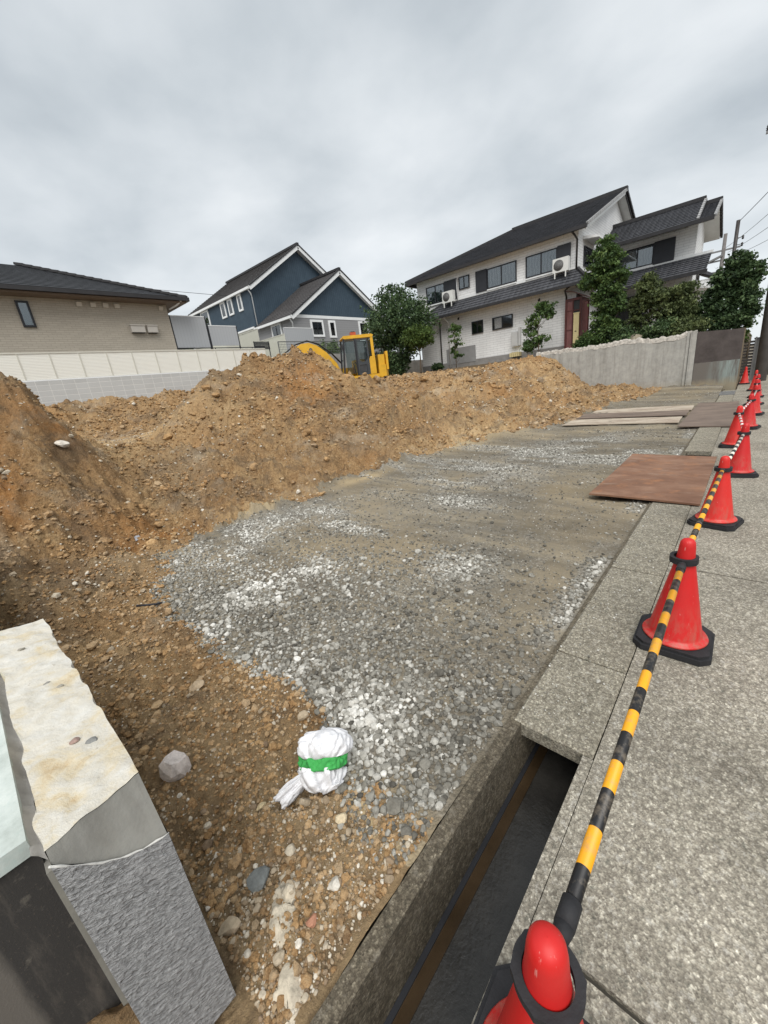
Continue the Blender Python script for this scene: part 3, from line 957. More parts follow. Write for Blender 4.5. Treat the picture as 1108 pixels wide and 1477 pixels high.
# ------------------------------------------------------------------ cut-down wall at the near corner
STUCCO = None
m, g, b = matgraph('grey_combed_stucco', .8, .35)
v = co(g)
mp = g.n('ShaderNodeMapping', {'Vector': v, 'Rotation': (0, math.radians(-38), 0)}).outputs[0]
mp = g.n('ShaderNodeMapping', {'Vector': mp, 'Scale': (55, 55, 120)}).outputs[0]
n1 = g.noise(mp, 1.0, 3, .55, dist=.4)
setc(g, b, g.ramp(n1, [(.3, (.20, .20, .20)), (.55, (.30, .30, .30)), (.75, (.38, .38, .38))]))
bump(g, b, n1, 1.0, .014)
STUCCO = m
m, g, b = matgraph('broken_buff_render', .92, .2)
v = co(g)
n1 = g.noise(v, 7, 7, .7, dist=.5)
n2 = g.noise(v, 40, 5, .7)
c = g.ramp(n1, [(.30, (.47, .36, .22)), (.40, (.55, .48, .35)), (.49, (.56, .525, .45)), (.64, (.60, .585, .54))])
c = g.mix(g.ramp(n2, [(.62, 0.0), (.74, .7)]), c, (.30, .25, .19))
setc(g, b, c)
bump(g, b, g.math('ADD', g.math('MULTIPLY', n1, .5), g.math('MULTIPLY', n2, .5)), .7, .014)
BUFF = m
SAWN = concrete_mat('sawn_grey_concrete', (.25, .245, .225), (.17, .155, .13))
COPE = None
m, g, b = matgraph('lichen_stained_coping', .85, .3)
v = co(g)
n1 = g.noise(v, 6, 7, .7)
n2 = g.noise(v, 26, 5, .7)
c = g.ramp(n1, [(.3, (.34, .38, .36)), (.5, (.47, .52, .50)), (.7, (.58, .62, .60))])
setc(g, b, g.mix(g.ramp(n2, [(.55, 0.0), (.75, .5)]), c, (.35, .46, .44)))
bump(g, b, n2, .3, .006)
COPE = m
m, g, b = matgraph('mould_dark_wall_face', .85, .25)
v = co(g)
s_ = g.n('ShaderNodeSeparateXYZ', {0: v})
n1 = g.noise(g.n('ShaderNodeMapping', {'Vector': v, 'Scale': (6, 6, 1.2)}).outputs[0], 1.5, 6, .7)
n2 = g.noise(v, 150, 3, .7)
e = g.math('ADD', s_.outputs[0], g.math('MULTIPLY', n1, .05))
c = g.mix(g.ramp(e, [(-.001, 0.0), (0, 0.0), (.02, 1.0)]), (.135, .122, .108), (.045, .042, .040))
c = g.mix(g.ramp(n2, [(.60, 0.0), (.72, .6)]), c, (.15, .12, .09))
n3 = g.noise(g.n('ShaderNodeMapping', {'Vector': v, 'Scale': (9, 9, 1.6)}).outputs[0], 2.0, 7, .7)
c = g.mix(g.ramp(n3, [(.50, 0.0), (.68, .65)]), c, (.12, .105, .09))
c = g.mix(g.ramp(g.noise(v, 22, 5, .7), [(.60, 0.0), (.72, .5)]), c, (.20, .18, .15))
setc(g, b, c)
bump(g, b, n2, .4, .004)
MOULD = m


def grid_surface(fn, nu, nv):
    vs = [fn(i/nu, j/nv) for j in range(nv+1) for i in range(nu+1)]
    fs = [(j*(nu+1)+i, j*(nu+1)+i+1, (j+1)*(nu+1)+i+1, (j+1)*(nu+1)+i) for j in range(nv) for i in range(nu)]
    return vs, fs


root = empty('cut_wall', (0, 1.0, 0), 'cut down wall stub with broken buff top and grey stucco end', 'wall')
rg = np.random.default_rng(5)
OX = (0, 1.0, 0)


def seam(u):          # top of the stucco end, slightly sagging
    return .885-.15*u-.035*math.sin(u*math.pi)


def left_s(t):
    return -.128-.004*(t-1)


def right_s(t):
    return .068-.012*(t-1)


def front_t(u):
    return .955+.0*u


# stucco end face and body
sb = MB()
vs, fs = grid_surface(lambda u, q: (-.128+.196*u, front_t(u), seam(u)*q), 12, 6)
sb.add(vs, fs, STUCCO)
vs, fs = grid_surface(lambda u, q: (right_s(front_t(1)+.10*u), front_t(1)+.10*u, seam(1)*q), 3, 6)
sb.add(vs, fs, STUCCO)
sb.build('stucco_end', root, OX)


def cap_h(u):
    return (-.128+.196*u)


def top_z(u, q, jit=True):
    t = .975+q*1.6
    n = 0
    if jit:
        n = .009*float(fbm(np.array([u*.2*9+3]), np.array([t*9.]), 1, 4, 171)[0])+.007*float(fbm(np.array([u*.2*9+3]), np.array([t*9.]), 3.3, 3, 177)[0])
    return .905-.03*u-.07*q+n


bt = MB()


def rough_top(u, q):
    t = .979+.078*u+q*(1.6-.078*u)
    ed = .010*float(vnoise(np.array([t*14.]), np.array([u*3]), 5)[0])*(1 if u in (0, 1) else .3)
    return (left_s(t)+(right_s(t)-left_s(t))*u+ed*1.6, t, top_z(u, q))


# sawn slope between stucco seam and the broken top
cs = MB()


def sawn(u, q):
    t = front_t(u)+.008+(.018+.075*u)*q
    z0, z1 = seam(u)-.004, max(seam(u)+.004, rough_top(u, 0)[2]-.002)
    return (-.126+.192*u, t, z0+(z1-z0)*q)


vs, fs = grid_surface(sawn, 16, 8)
cs.add(vs, fs, SAWN)
cs.build('sawn_face', root, OX)
vs, fs = grid_surface(rough_top, 18, 120)
bt.add(vs, fs, BUFF, True)
for uu in (0.0, 1.0):                                  # rough sides under the top
    vs, fs = grid_surface(lambda u, q, uu=uu: (lambda p: (p[0]+(.004*math.sin(q*90)*(1-u)), p[1], p[2]*u-.3*(1-u)))(rough_top(uu, q)), 6, 120)
    bt.add(vs, [f[::-1] for f in fs] if uu == 0 else fs, BUFF, True)
vs, fs = grid_surface(lambda u, q: (lambda p: (p[0], p[1], p[2]*q-.3*(1-q)))(rough_top(u, 1.0)), 10, 4)
bt.add(vs, fs, BUFF, True)
vs, fs = grid_surface(lambda u, q: (-.126+(.0)*u, front_t(0)+.004+.2*u, (seam(0)+.02*u)*q-.0), 4, 4)
bt.add(vs, fs, SAWN)
bt.build('broken_top', root, OX)
for (a, t, c, sz_) in ((-.02, 1.33, (.30, .21, .18), .011), (.012, 1.29, (.22, .22, .21), .013), (-.03, 1.80, (.25, .24, .22), .010), (-.06, 2.2, (.28, .26, .22), .011), (.0, 1.72, (.3, .28, .24), .009)):
    u = (a-left_s(t))/(right_s(t)-left_s(t))
    v_, f_ = T_BIG
    mesh_np('pebble', v_[int(t*10) % 14]*sz_*np.array([1.3, 1, .7]), f_, stone_like(c, 1), parent=root, loc=(a, t-1.0, top_z(u, (t-.99)/1.6)+.001))

sm = MB()
sm.tube([(-.130+.200*k/14, front_t(k/14)+.002, seam(k/14)+.0015*math.sin(k*2.3)) for k in range(15)], [.0022+.0009*math.sin(k*1.7) for k in range(15)], simple('pale_mortar_lip', (.55, .54, .51), .9, .2, 40), 6)
sm.build('mortar_lip', root, OX)

# neighbour's capped wall beside it
root = empty('boundary_wall', (-.30, 1.25, 0), 'mould darkened boundary wall with pale lichen stained coping left of the cut stub', 'wall')
OX = (-.30, 1.25, 0)
MB().box((-1.6, 1.25, -.5), (-.172, 6.2, .70), MOULD).build('wall_body', root, OX)
cm = MB()
cm.box((-1.6, 1.235, .70), (-.178, 6.2, .752), COPE)
cm.build('coping', root, OX)
mb = MB()
vs, fs = grid_surface(lambda u, q: (-.180+.056*u, 1.20+1.7*q, .735-.045*math.sin(u*3.1)+.03*float(vnoise(np.array([q*60.]), np.array([u*4.]), 9)[0])), 5, 90)
mb.add(vs, fs, concrete_mat('crumbly_mortar_joint', (.46, .45, .44), (.30, .29, .28)), True)
mb.box((-.174, 1.21, -.3), (-.130, 2.9, .64), SAWN)
mb.build('mortar_joint', root, OX)

# ------------------------------------------------------------------ white sack
BAGW = simple('white_sackcloth', (.72, .72, .74), .85, .10, 14, .35, 30)
BAGG = simple('green_cloth_band', (.055, .36, .085), .75, .15, 16, .3, 90)
zb = float(height([.78], [1.32])[0])
root = empty('cloth_sack', (.685, 1.262, zb), 'white cloth sack bundled with a green band lying by the gravel edge', 'sack', None, math.radians(-30))
# local frame after the turn: -Y faces the viewer, +X to the viewer's right; the sack leans back
TILT = Matrix.Translation((0, 0, .055)) @ Matrix.Rotation(math.radians(-38), 4, 'X') @ Matrix.Rotation(math.radians(13), 4, 'Y')


def crumple(prof, mat, seed, amp=.016, sy=.9, rows=44, cols=110, shift=(0, 0)):
    """cloth skin over a profile, pulled into creases and flats"""
    P = np.array(prof, float)
    d = np.r_[0, np.cumsum(np.hypot(*np.diff(P, axis=0).T))]
    u = np.linspace(0, d[-1], rows)
    rr_, zz_ = np.interp(u, d, P[:, 0]), np.interp(u, d, P[:, 1])
    A_, J_ = np.meshgrid(np.linspace(0, 2*math.pi, cols, endpoint=False), np.arange(rows))
    r_, z_ = rr_[J_], zz_[J_]
    x, y = r_*np.cos(A_), r_*np.sin(A_)*sy
    # creases: sharp valleys of a noise laid over the sphere of directions
    q1 = fbm(np.cos(A_)*2.1+z_*9, np.sin(A_)*2.1-z_*7, 1.0, 2, seed)
    q2 = fbm(np.cos(A_)*2.4-z_*11+5, np.sin(A_)*2.4+z_*9, 1.0, 2, seed+9, .5)
    q3 = fbm(np.cos(A_)*6-z_*30+9, np.sin(A_)*6+z_*26, 1.0, 3, seed+17, .6)
    disp = amp*(2.3*q1-.75*np.exp(-(q2/.10)**2)-.10*np.exp(-(q3/.12)**2)+.6*np.exp(-(q1/.08)**2))
    k = np.minimum(1, r_/.05)
    x = x+disp*np.cos(A_)*k+shift[0]
    y = y+disp*np.sin(A_)*k*sy+shift[1]
    z_ = z_+.5*disp*k
    vs = np.stack([x, y, z_], -1).reshape(-1, 3)
    fs = [(j*cols+i, j*cols+(i+1) % cols, (j+1)*cols+(i+1) % cols, (j+1)*cols+i) for j in range(rows-1) for i in range(cols)]
    mb = MB()
    mb.add(vs.tolist(), fs, mat, True)
    return mb


def lean(mb):
    mb.v = [tuple(TILT @ Vector(p)) for p in mb.v]
    return mb


lean(crumple([(.005, -.05), (.065, -.045), (.094, -.018), (.106, .015), (.108, .036), (.102, .056)], BAGW, 3, .020)).build('sack_base', root)
lean(crumple([(.100, .044), (.110, .050), (.113, .072), (.111, .092), (.100, .099)], BAGG, 5, .012)).build('green_band', root)
lean(crumple([(.098, .090), (.113, .097), (.123, .112), (.127, .135), (.122, .160), (.104, .180), (.072, .194), (.034, .201), (.002, .203)], BAGW, 8, .021, shift=(.006, 0))).build('sack_top', root)
nk = crumple([(.022, 0), (.040, .03), (.054, .075), (.060, .125), (.061, .150), (.052, .156), (.044, .140), (.03, .10), (.01, .07)], BAGW, 14, .014, .55)
ax_ = Matrix.Translation((-.065, .022, .085)) @ Vector((-.88, -.22, -.42)).to_track_quat('Z', 'Y').to_matrix().to_4x4() @ Matrix.Rotation(math.radians(80), 4, 'Z')
nk.v = [tuple(ax_ @ Vector(p)) for p in nk.v]
nk.v = [(x, y, max(z, .004+.002*math.sin(x*300))) for x, y, z in nk.v]
nk.build('sack_neck', root)

# ------------------------------------------------------------------ gutter lids
def lid_mesh():
    mb = MB()
    b_ = .012
    L, W, Hh = .660, .385, .085
    bot = [(b_*0, 0, -Hh), (L, 0, -Hh), (L, W, -Hh), (0, W, -Hh)]
    low = [(0, 0, -b_), (L, 0, -b_), (L, W, -b_), (0, W, -b_)]
    top = [(b_, b_, 0), (L-b_, b_, 0), (L-b_, W-b_, 0), (b_, W-b_, 0)]
    mb.add(bot+low+top, [(0, 3, 2, 1), (8, 9, 10, 11)]+[(i, (i+1) % 4, 4+(i+1) % 4, 4+i) for i in range(4)]+[(4+i, 4+(i+1) % 4, 8+(i+1) % 4, 8+i) for i in range(4)], LIDM)
    return mb


proto = None
lid_s = [1.53, 2.205, 2.875, 3.555, 4.225, 4.90] + [8.72+.677*i for i in range(5)] + [16.6+.677*i for i in range(6)]
words = ['gutter lid nearest the open channel', 'gutter lid in front of the nearest striped bar', 'gutter lid with a pale scuff beside a cone base', 'gutter lid second from the rusty plate, with pale scuff', 'gutter lid one before the rusty plate edge', 'gutter lid half under the near edge of the rusty plate']
for i, s0 in enumerate(lid_s):
    if proto is None:
        o = proto = lid_mesh().build('gutter_lid')
    else:
        o = copy_tree(proto)
    o.location = (s0, .319+random.uniform(0, .004), .006+random.uniform(-.004, .004))
    o.rotation_euler = (random.uniform(-.006, .006), random.uniform(-.004, .004), random.uniform(-.008, .008))
    if i < 6:
        lab = 'rough concrete '+words[i]
    elif i < 11:
        lab = ['concrete gutter lid just past the dark open hole beyond the rusty plate', 'concrete gutter lid second past the open hole', 'concrete gutter lid third past the open hole', 'concrete gutter lid fourth past the open hole', 'concrete gutter lid tucked under the brown steel plates'][i-6]
    else:
        lab = 'concrete gutter lid in the run beyond the steel plates towards the dark wall'
    tag(o, lab, 'gutter lid', 'gutter lids' if i < 11 else 'far gutter lids')

# ------------------------------------------------------------------ steel plates
m, g, b = matgraph('rusty_steel', .75, .35)
v = co(g)
mpv = g.n('ShaderNodeMapping', {'Vector': v, 'Scale': (1.3, .7, 1)}).outputs[0]
n1 = g.noise(mpv, 1.8, 8, .68, dist=.3)
n2 = g.noise(g.n('ShaderNodeMapping', {'Vector': v, 'Scale': (3.2, 1.0, 1)}).outputs[0], 1.3, 8, .72)
n3 = g.noise(v, 60, 4, .7)
c = g.ramp(n1, [(.25, (.115, .058, .036)), (.46, (.19, .098, .060)), (.60, (.26, .148, .095)), (.78, (.35, .23, .155))])
c = g.mix(g.ramp(n2, [(.55, 0.0), (.74, .7)]), c, (.40, .32, .25))
c = g.mix(g.ramp(g.noise(v, 2.6, 7, .7), [(.52, 0.0), (.66, .7)]), c, (.36, .165, .075))
c = g.mix(g.math('MULTIPLY', n3, .25), c, (.07, .035, .022))
setc(g, b, c)
bump(g, b, n3, .2, .004)
RUST = m
m, g, b = matgraph('muddy_steel', .85, .25)
v = co(g)
n1 = g.noise(g.n('ShaderNodeMapping', {'Vector': v, 'Scale': (1.2, .8, 1)}).outputs[0], 1.6, 8, .68)
c = g.ramp(n1, [(.26, (.18, .135, .10)), (.42, (.31, .25, .195)), (.56, (.43, .37, .295)), (.76, (.53, .47, .385))])
setc(g, b, c)
bump(g, b, g.noise(v, 50, 4, .7), .25, .004)
MUDST = m
m, g, b = matgraph('dull_brown_steel', .7, .35)
v = co(g)
n1 = g.noise(g.n('ShaderNodeMapping', {'Vector': v, 'Scale': (1.2, .7, 1)}).outputs[0], 1.6, 8, .68)
c = g.ramp(n1, [(.28, (.095, .070, .055)), (.5, (.165, .125, .100)), (.66, (.22, .165, .130)), (.82, (.33, .25, .19))])
setc(g, b, c)
DULLST = m


def plate(p, rot, mat, label, z0=.012, tilt=(0, 0), th=.022):
    """p = two lengths and the corner position"""
    (x, y), (L, W) = p
    mb = MB()
    pts = []
    nx, ny = 12, 8
    rg_ = np.random.default_rng(int(x*10+y*7))
    fn = lambda u, q: (u*L, q*W, .006*math.sin(u*5+q*3+x))
    vs, fs = grid_surface(fn, nx, ny)
    N_ = len(vs)
    vs2 = [(a, b_, c_-th) for a, b_, c_ in vs]
    mb.add(vs, fs, mat, True)
    mb.add(vs2, [f[::-1] for f in fs], mat)
    per = [i for i in range(nx+1)]+[j*(nx+1)+nx for j in range(1, ny+1)]+[ny*(nx+1)+i for i in range(nx-1, -1, -1)]+[j*(nx+1) for j in range(ny-1, 0, -1)]
    allv = vs+vs2
    n = len(per)
    mb.add(allv, [(per[i], N_+per[i], N_+per[(i+1) % n], per[(i+1) % n]) for i in range(n)], mat)
    o = mb.build('steel_plate', None, (0, 0, 0), (x, y, z0))
    o.rotation_euler = (tilt[0], tilt[1], rot)
    return tag(o, label, 'steel plate', 'steel plates over the gutter and yard')


plate(((5.48, .24), (2.64, 1.17)), math.radians(-.2), RUST, 'rust brown steel plate bridging the gutter beside the red cones', .042, (.006, 0))
plate(((11.35, .14), (4.9, .96)), math.radians(0), DULLST, 'long dull brown steel plate lying along the kerb farther on', .040)
plate(((12.05, 1.16), (1.12, 2.72)), math.radians(2), MUDST, 'mud coated pale steel plate nearest of the three crosswise plates', .045, (0, .004))
plate(((13.25, 1.13), (1.02, 2.72)), math.radians(2), DULLST, 'dark brown steel plate in the middle of the three crosswise plates', .060, (.004, 0))
plate(((14.42, 1.12), (1.16, 2.66)), math.radians(2), MUDST, 'mud coated pale steel plate farthest of the three crosswise plates', .050)

# ------------------------------------------------------------------ cones and bars
m, g, b = matgraph('red_cone_plastic', .42, .4)
v = co(g)
oi = g.n('ShaderNodeObjectInfo').outputs['Random']
c = g.mix(oi, (.50, .010, .012), (.60, .022, .016))
n1 = g.noise(v, 6, 6, .65)
c = g.mix(g.math('MULTIPLY', g.ramp(n1, [(.45, 0.0), (.75, 1.0)]), .35), c, (.33, .015, .014))
sz_ = g.n('ShaderNodeSeparateXYZ', {0: v})
dz_ = g.math('SUBTRACT', 1.0, g.math('MULTIPLY', sz_.outputs[2], 3.0), clamp=True)
n2 = g.noise(g.n('ShaderNodeMapping', {'Vector': v, 'Scale': (1, 1, .35)}).outputs[0], 34, 5, .7)
c = g.mix(g.math('MULTIPLY', g.math('MULTIPLY', dz_, g.ramp(n2, [(.42, 0.0), (.62, 1.0)])), .55), c, (.26, .17, .12))
n3 = g.noise(g.n('ShaderNodeMapping', {'Vector': v, 'Scale': (1, 1, .2)}).outputs[0], 70, 3, .6)
c = g.mix(g.ramp(n3, [(.68, 0.0), (.74, .55)]), c, (.62, .30, .26))
setc(g, b, c)
g.t.links.new(g.ramp(n1, [(.3, .32), (.7, .58)]), b.inputs['Roughness'])
bump(g, b, n1, .06, .01)
RED = m
RUB = simple('black_rubber', (.022, .022, .024), .7, .35, 9, .25, 60)
m, g, b = matgraph('yellow_black_stripe', .4, .4)
s_ = g.n('ShaderNodeSeparateXYZ', {0: co(g)})
f = g.math('FRACT', g.math('DIVIDE', s_.outputs[0], .235))
n = g.noise(co(g), 30, 4, .7)
c = g.mix(g.ramp(f, [(0, 0.0), (.455, 0.0), (.46, 1.0), (1, 1.0)]), (.80, .36, .012), (.012, .012, .013))
g2 = g.ramp(f, [(0, .0), (.455, .0), (.46, 1.0), (1, 1.0)])
setc(g, b, g.mix(g.math('MULTIPLY', g.ramp(n, [(.48, 0.0), (.70, 1.0)]), .45), c, (.27, .22, .16)))
YBAR = m
m, g, b = matgraph('white_black_stripe', .4, .4)
s_ = g.n('ShaderNodeSeparateXYZ', {0: co(g)})
f = g.math('FRACT', g.math('DIVIDE', s_.outputs[0], .235))
setc(g, b, g.mix(g.ramp(f, [(0, 0.0), (.455, 0.0), (.46, 1.0), (1, 1.0)]), (.72, .66, .56), (.014, .014, .015)))
WBAR = m
m, g, b = matgraph('white_red_stripe', .4, .4)
s_ = g.n('ShaderNodeSeparateXYZ', {0: co(g)})
f = g.math('FRACT', g.math('DIVIDE', s_.outputs[0], .30))
setc(g, b, g.mix(g.ramp(f, [(0, 0.0), (.455, 0.0), (.46, 1.0), (1, 1.0)]), (.74, .70, .66), (.50, .02, .02)))
RBAR = m


def cone(label):
    root = empty('traffic_cone', (0, 0, 0), label, 'traffic cone', 'red cones along the pavement')
    wt = MB()
    a = .195
    c_ = .05
    poly = [(-a+c_, -a), (a-c_, -a), (a, -a+c_), (a, a-c_), (a-c_, a), (-a+c_, a), (-a, a-c_), (-a, -a+c_)]
    wt.prism(poly, 'z', .001, .035, RUB)
    wt.prism([(x*.93, y*.93) for x, y in poly], 'z', .0352, .052, RUB)
    wt.build('base_weight', root)
    bd = MB()
    bd.lathe([(.165, .053), (.170, .060), (.165, .068), (.142, .074), (.137, .088), (.052, .545), (.049, .56), (.044, .60), (.040, .655), (.036, .682), (.027, .696), (.012, .703), (.0005, .704)], RED, 40)
    bd.build('cone_body', root)
    return root


def ring(parent, z):
    rb = MB()
    vs, fs = [], []
    n = 36
    for k in range(n):
        a = 2*math.pi*k/n
        lug = 1.0+(.05 if k % 6 == 0 else 0)
        for r_, zz in ((.051, -.011), (.070*lug, -.011), (.070*lug, .011), (.051, .011)):
            vs.append((r_*math.cos(a), r_*math.sin(a), z+zz))
    for k in range(n):
        for j in range(4):
            fs.append((k*4+j, ((k+1) % n)*4+j, ((k+1) % n)*4+(j+1) % 4, k*4+(j+1) % 4))
    rb.add(vs, fs, RUB)
    return rb


cones = [(.475, .155), (2.66, .155), (4.99, .08), (7.12, -.04), (9.18, .06), (11.2, -.09), (13.3, -.17), (15.4, -.18), (17.45, -.22), (19.9, -.18), (23.2, .14)]
cl = ['red cone closest to the open gutter with a black ring on its neck', 'red cone beside the gutter lids where two yellow striped bars meet', 'red cone at the near corner of the rusty plate', 'red cone beyond the rusty plate set right of the bar line', 'red cone just past the open hole in the gutter', 'red cone next to the near end of the dull brown plate', 'red cone beside the middle of the dull brown plate', 'red cone near the far end of the dull brown plate', 'red cone just past the dull brown plate', 'red cone beside the dark stained wall near the utility pole', 'farthest red cone standing past the dark wall by the slatted gate']
proto = None
for (s0, t0), lb in zip(cones, cl):
    if proto is None:
        c_ = proto = cone(lb)
    else:
        c_ = copy_tree(proto)
        c_['label'] = lb
    c_.location = (s0, t0, .002)
    c_.rotation_euler = (random.uniform(-.015, .015), random.uniform(-.015, .015), random.uniform(-.25, .25))

bl = ['striped bar from the cone by the open gutter to the next cone', 'yellow and black striped bar reaching the cone at the rusty plate', 'black and white striped bar crossing past the rusty plate', 'red and white striped bar over the open gutter hole', 'white striped bar towards the near end of the brown plate', 'white striped bar beside the middle of the brown plate', 'white striped bar near the far end of the brown plate', 'white striped bar just past the brown plate', 'white striped bar short of the utility pole']
for i in range(9):
    p, q = Vector((*cones[i], 0)), Vector((*cones[i+1], 0))
    d = (q-p)
    L = d.length
    zr = .567+.002+(.014 if i % 2 else 0)
    root = empty('striped_bar', (p.x, p.y, zr), bl[i], 'barrier bar', 'striped bars between the cones', math.atan2(d.y, d.x))
    root.rotation_euler[1] = -math.atan2((0 if i % 2 else 0), L)
    mt = [YBAR, YBAR, WBAR, RBAR, RBAR, WBAR, RBAR, WBAR, RBAR][i]
    tb = MB()
    tb.tube([(.085, 0, 0), (L-.085, 0, .0)], .0175, mt, 16)
    tb.build('tube', root)
    for x in (0, L):
        rb = ring(root, 0)
        sg = 1 if x == 0 else -1
        rb.v = [(a+x, b_, c_) for a, b_, c_ in rb.v]
        rb.tube([(x+sg*.066, 0, 0), (x+sg*.10, 0, 0)], [.016, .0225], RUB, 12)
        rb.tube([(x+sg*.10, 0, 0), (x+sg*.155, 0, 0)], [.0225, .0225], RUB, 12)
        rb.build('end_ring', root)

#__PART2__
# ------------------------------------------------------------------ far retaining wall
RETW = concrete_mat('old_formed_concrete', (.40, .39, .365), (.255, .245, .225), panel=.92, warm=(.36, .30, .20))
BRK = simple('broken_concrete_edge', (.40, .37, .33), .95, .45, 9, .9, 30)
O_ = (21.45, 4.7, 0)
root = empty('retaining_wall', O_, 'long grey concrete retaining wall with hacked broken top edge below the white house', 'wall')
wb = MB()
N = 90
ts = np.linspace(1.78, 8.3, N)
tz = 2.36+.02*np.sin(ts*1.9)+.05*fbm(ts, ts*0, 2.1, 4, 201)+.05*fbm(ts, ts*0, 9, 2, 205)-.05*(ts < 4)
tz = np.where(ts < 2.15, 2.37, tz)
fr, bk = 21.335, 21.555
for i in range(N-1):
    a, b_, za, zb_ = ts[i], ts[i+1], tz[i]-.16, tz[i+1]-.16
    wb.hexa([(fr, a, -.6), (bk, a, -.6), (bk, b_, -.6), (fr, b_, -.6)], [(fr, a, za), (bk, a, za+.1), (bk, b_, zb_+.1), (fr, b_, zb_)], RETW)
wb.build('wall_face', root, O_)
be = MB()


def brk(u, q):
    t = 1.80+6.5*q
    zt = float(np.interp(t, ts, tz))
    n = .085*float(fbm(np.array([t]), np.array([u*1.3]), 5, 4, 211, .65)[0])
    x = [fr-.004, fr+.03, fr+.10, bk+.02, bk+.25][min(4, int(round(u*4)))]
    z = [zt-.17, zt-.03, zt+.02, zt+.0, zt-.2][min(4, int(round(u*4)))]
    return (x+n*.4, t, z+n*(0.4 if u == 0 else 1))


vs, fs = grid_surface(brk, 4, 260)
be.add(vs, fs, BRK, False)
be.build('broken_edge', root, O_)
mb = MB()
mb.box((21.27, 1.78, -.5), (fr-.001, 1.98, 2.36), RETW)
mb.box((21.30, 2.02, -.5), (fr-.001, 2.10, 2.36), RETW)
mb.build('end_pier', root, O_)

m, g, b = matgraph('stained_dark_render', .85, .25)
v = co(g)
s_ = g.n('ShaderNodeSeparateXYZ', {0: v})
st = g.noise(g.n('ShaderNodeMapping', {'Vector': v, 'Scale': (5, 5, .5)}).outputs[0], 1.6, 6, .7)
n1 = g.noise(v, 3, 6, .65)
up = g.ramp(n1, [(.3, (.060, .050, .047)), (.6, (.095, .080, .075)), (.8, (.12, .10, .09))])
lo = g.mix(g.ramp(st, [(.38, 0.0), (.62, 1.0)]), (.125, .115, .105), (.36, .46, .44))
yy = g.math('MULTIPLY', g.math('SUBTRACT', 1.0, s_.outputs[1]), .75, clamp=True)
lo = g.mix(yy, (.15, .135, .12), lo)
lo = g.mix(g.ramp(g.math('ADD', s_.outputs[2], g.math('MULTIPLY', n1, .5)), [(.45, .85), (.75, 0.0)]), lo, (.30, .25, .17))
k = g.ramp(g.math('ADD', s_.outputs[2], g.math('MULTIPLY', st, .05)), [(.0, 0.0), (.01, 0.0)])
k = g.math('GREATER_THAN', g.math('ADD', s_.outputs[2], g.math('MULTIPLY', st, .06)), 1.13)
setc(g, b, g.mix(k, lo, up))
bump(g, b, g.noise(v, 50, 4, .7), .3, .006)
DARKW = m
root = empty('stained_wall', (21.4, .4, 0), 'dark brown rendered wall with pale green stains along its foot', 'wall')
O_ = (21.4, .4, 0)
mb = MB()
mb.hexa([(21.31, .36, -.5), (22.9, .36, -.5), (22.9, 1.77, -.5), (21.31, 1.77, -.5)], [(21.31, .36, 2.20), (22.9, .36, 2.20), (22.9, 1.77, 2.30), (21.31, 1.77, 2.30)], DARKW)
mb.build('wall_body', root, O_)

# ------------------------------------------------------------------ houses: shared builders
def roof_plane(mb, e0, e1, r1, r0, mat, n=16, lip=.035, th=.10):
    """stepped tile courses from the eave line e0-e1 up to the ridge line r0-r1, with a slab below"""
    e0, e1, r0, r1 = map(Vector, (e0, e1, r0, r1))
    nrm = (e1-e0).cross(r0-e0).normalized()
    if nrm.z < 0:
        nrm = -nrm
    flip = (e1-e0).cross(r0-e0).z < 0
    for i in range(n):
        a, b_ = i/n, (i+1)/n
        p0, p1 = e0.lerp(r0, a), e1.lerp(r1, a)
        q0, q1 = e0.lerp(r0, b_), e1.lerp(r1, b_)
        up = nrm*lip
        vs = [p0+up, p1+up, q1+nrm*.002, q0+nrm*.002, p0, p1]
        fs = [(0, 1, 2, 3), (4, 5, 1, 0), (4, 0, 3), (5, 2, 1)]
        mb.add(vs, [f[::-1] for f in fs] if flip else fs, mat)
    return nrm


def slab(mb, e0, e1, r1, r0, mat, th, off=.0):
    e0, e1, r0, r1 = map(Vector, (e0, e1, r0, r1))
    nrm = (e1-e0).cross(r0-e0).normalized()
    if nrm.z < 0:
        nrm = -nrm
    top = [p-nrm*off for p in (e0, e1, r1, r0)]
    bot = [p-nrm*(off+th) for p in (e0, e1, r1, r0)]
    mb.hexa(bot, top, mat)


def bar(mb, p, q, w_, h_, mat):
    """rectangular bar between two points, h_ along Z-ish, w_ sideways"""
    p, q = Vector(p), Vector(q)
    d = (q-p).normalized()
    up = Vector((0, 0, 1)) if abs(d.z) < .95 else Vector((1, 0, 0))
    sd = d.cross(up).normalized()
    up = sd.cross(d)
    a, c = sd*w_/2, up*h_/2
    mb.hexa([p-a-c, p+a-c, q+a-c, q-a-c], [p-a+c, p+a+c, q+a+c, q-a+c], mat)


class Face:
    """vertical wall plane: u runs along the wall, d stands out from it"""
    def __init__(self, kind, pos):
        self.k, self.p = kind, pos

    def P(self, u, z, d):
        return {'-x': (self.p-d, u, z), '-y': (u, self.p-d, z), '+x': (self.p+d, u, z)}[self.k]

    def box(self, mb, u0, u1, z0, z1, d0, d1, mat):
        mb.box(self.P(u0, z0, d0), self.P(u1, z1, d1), mat)


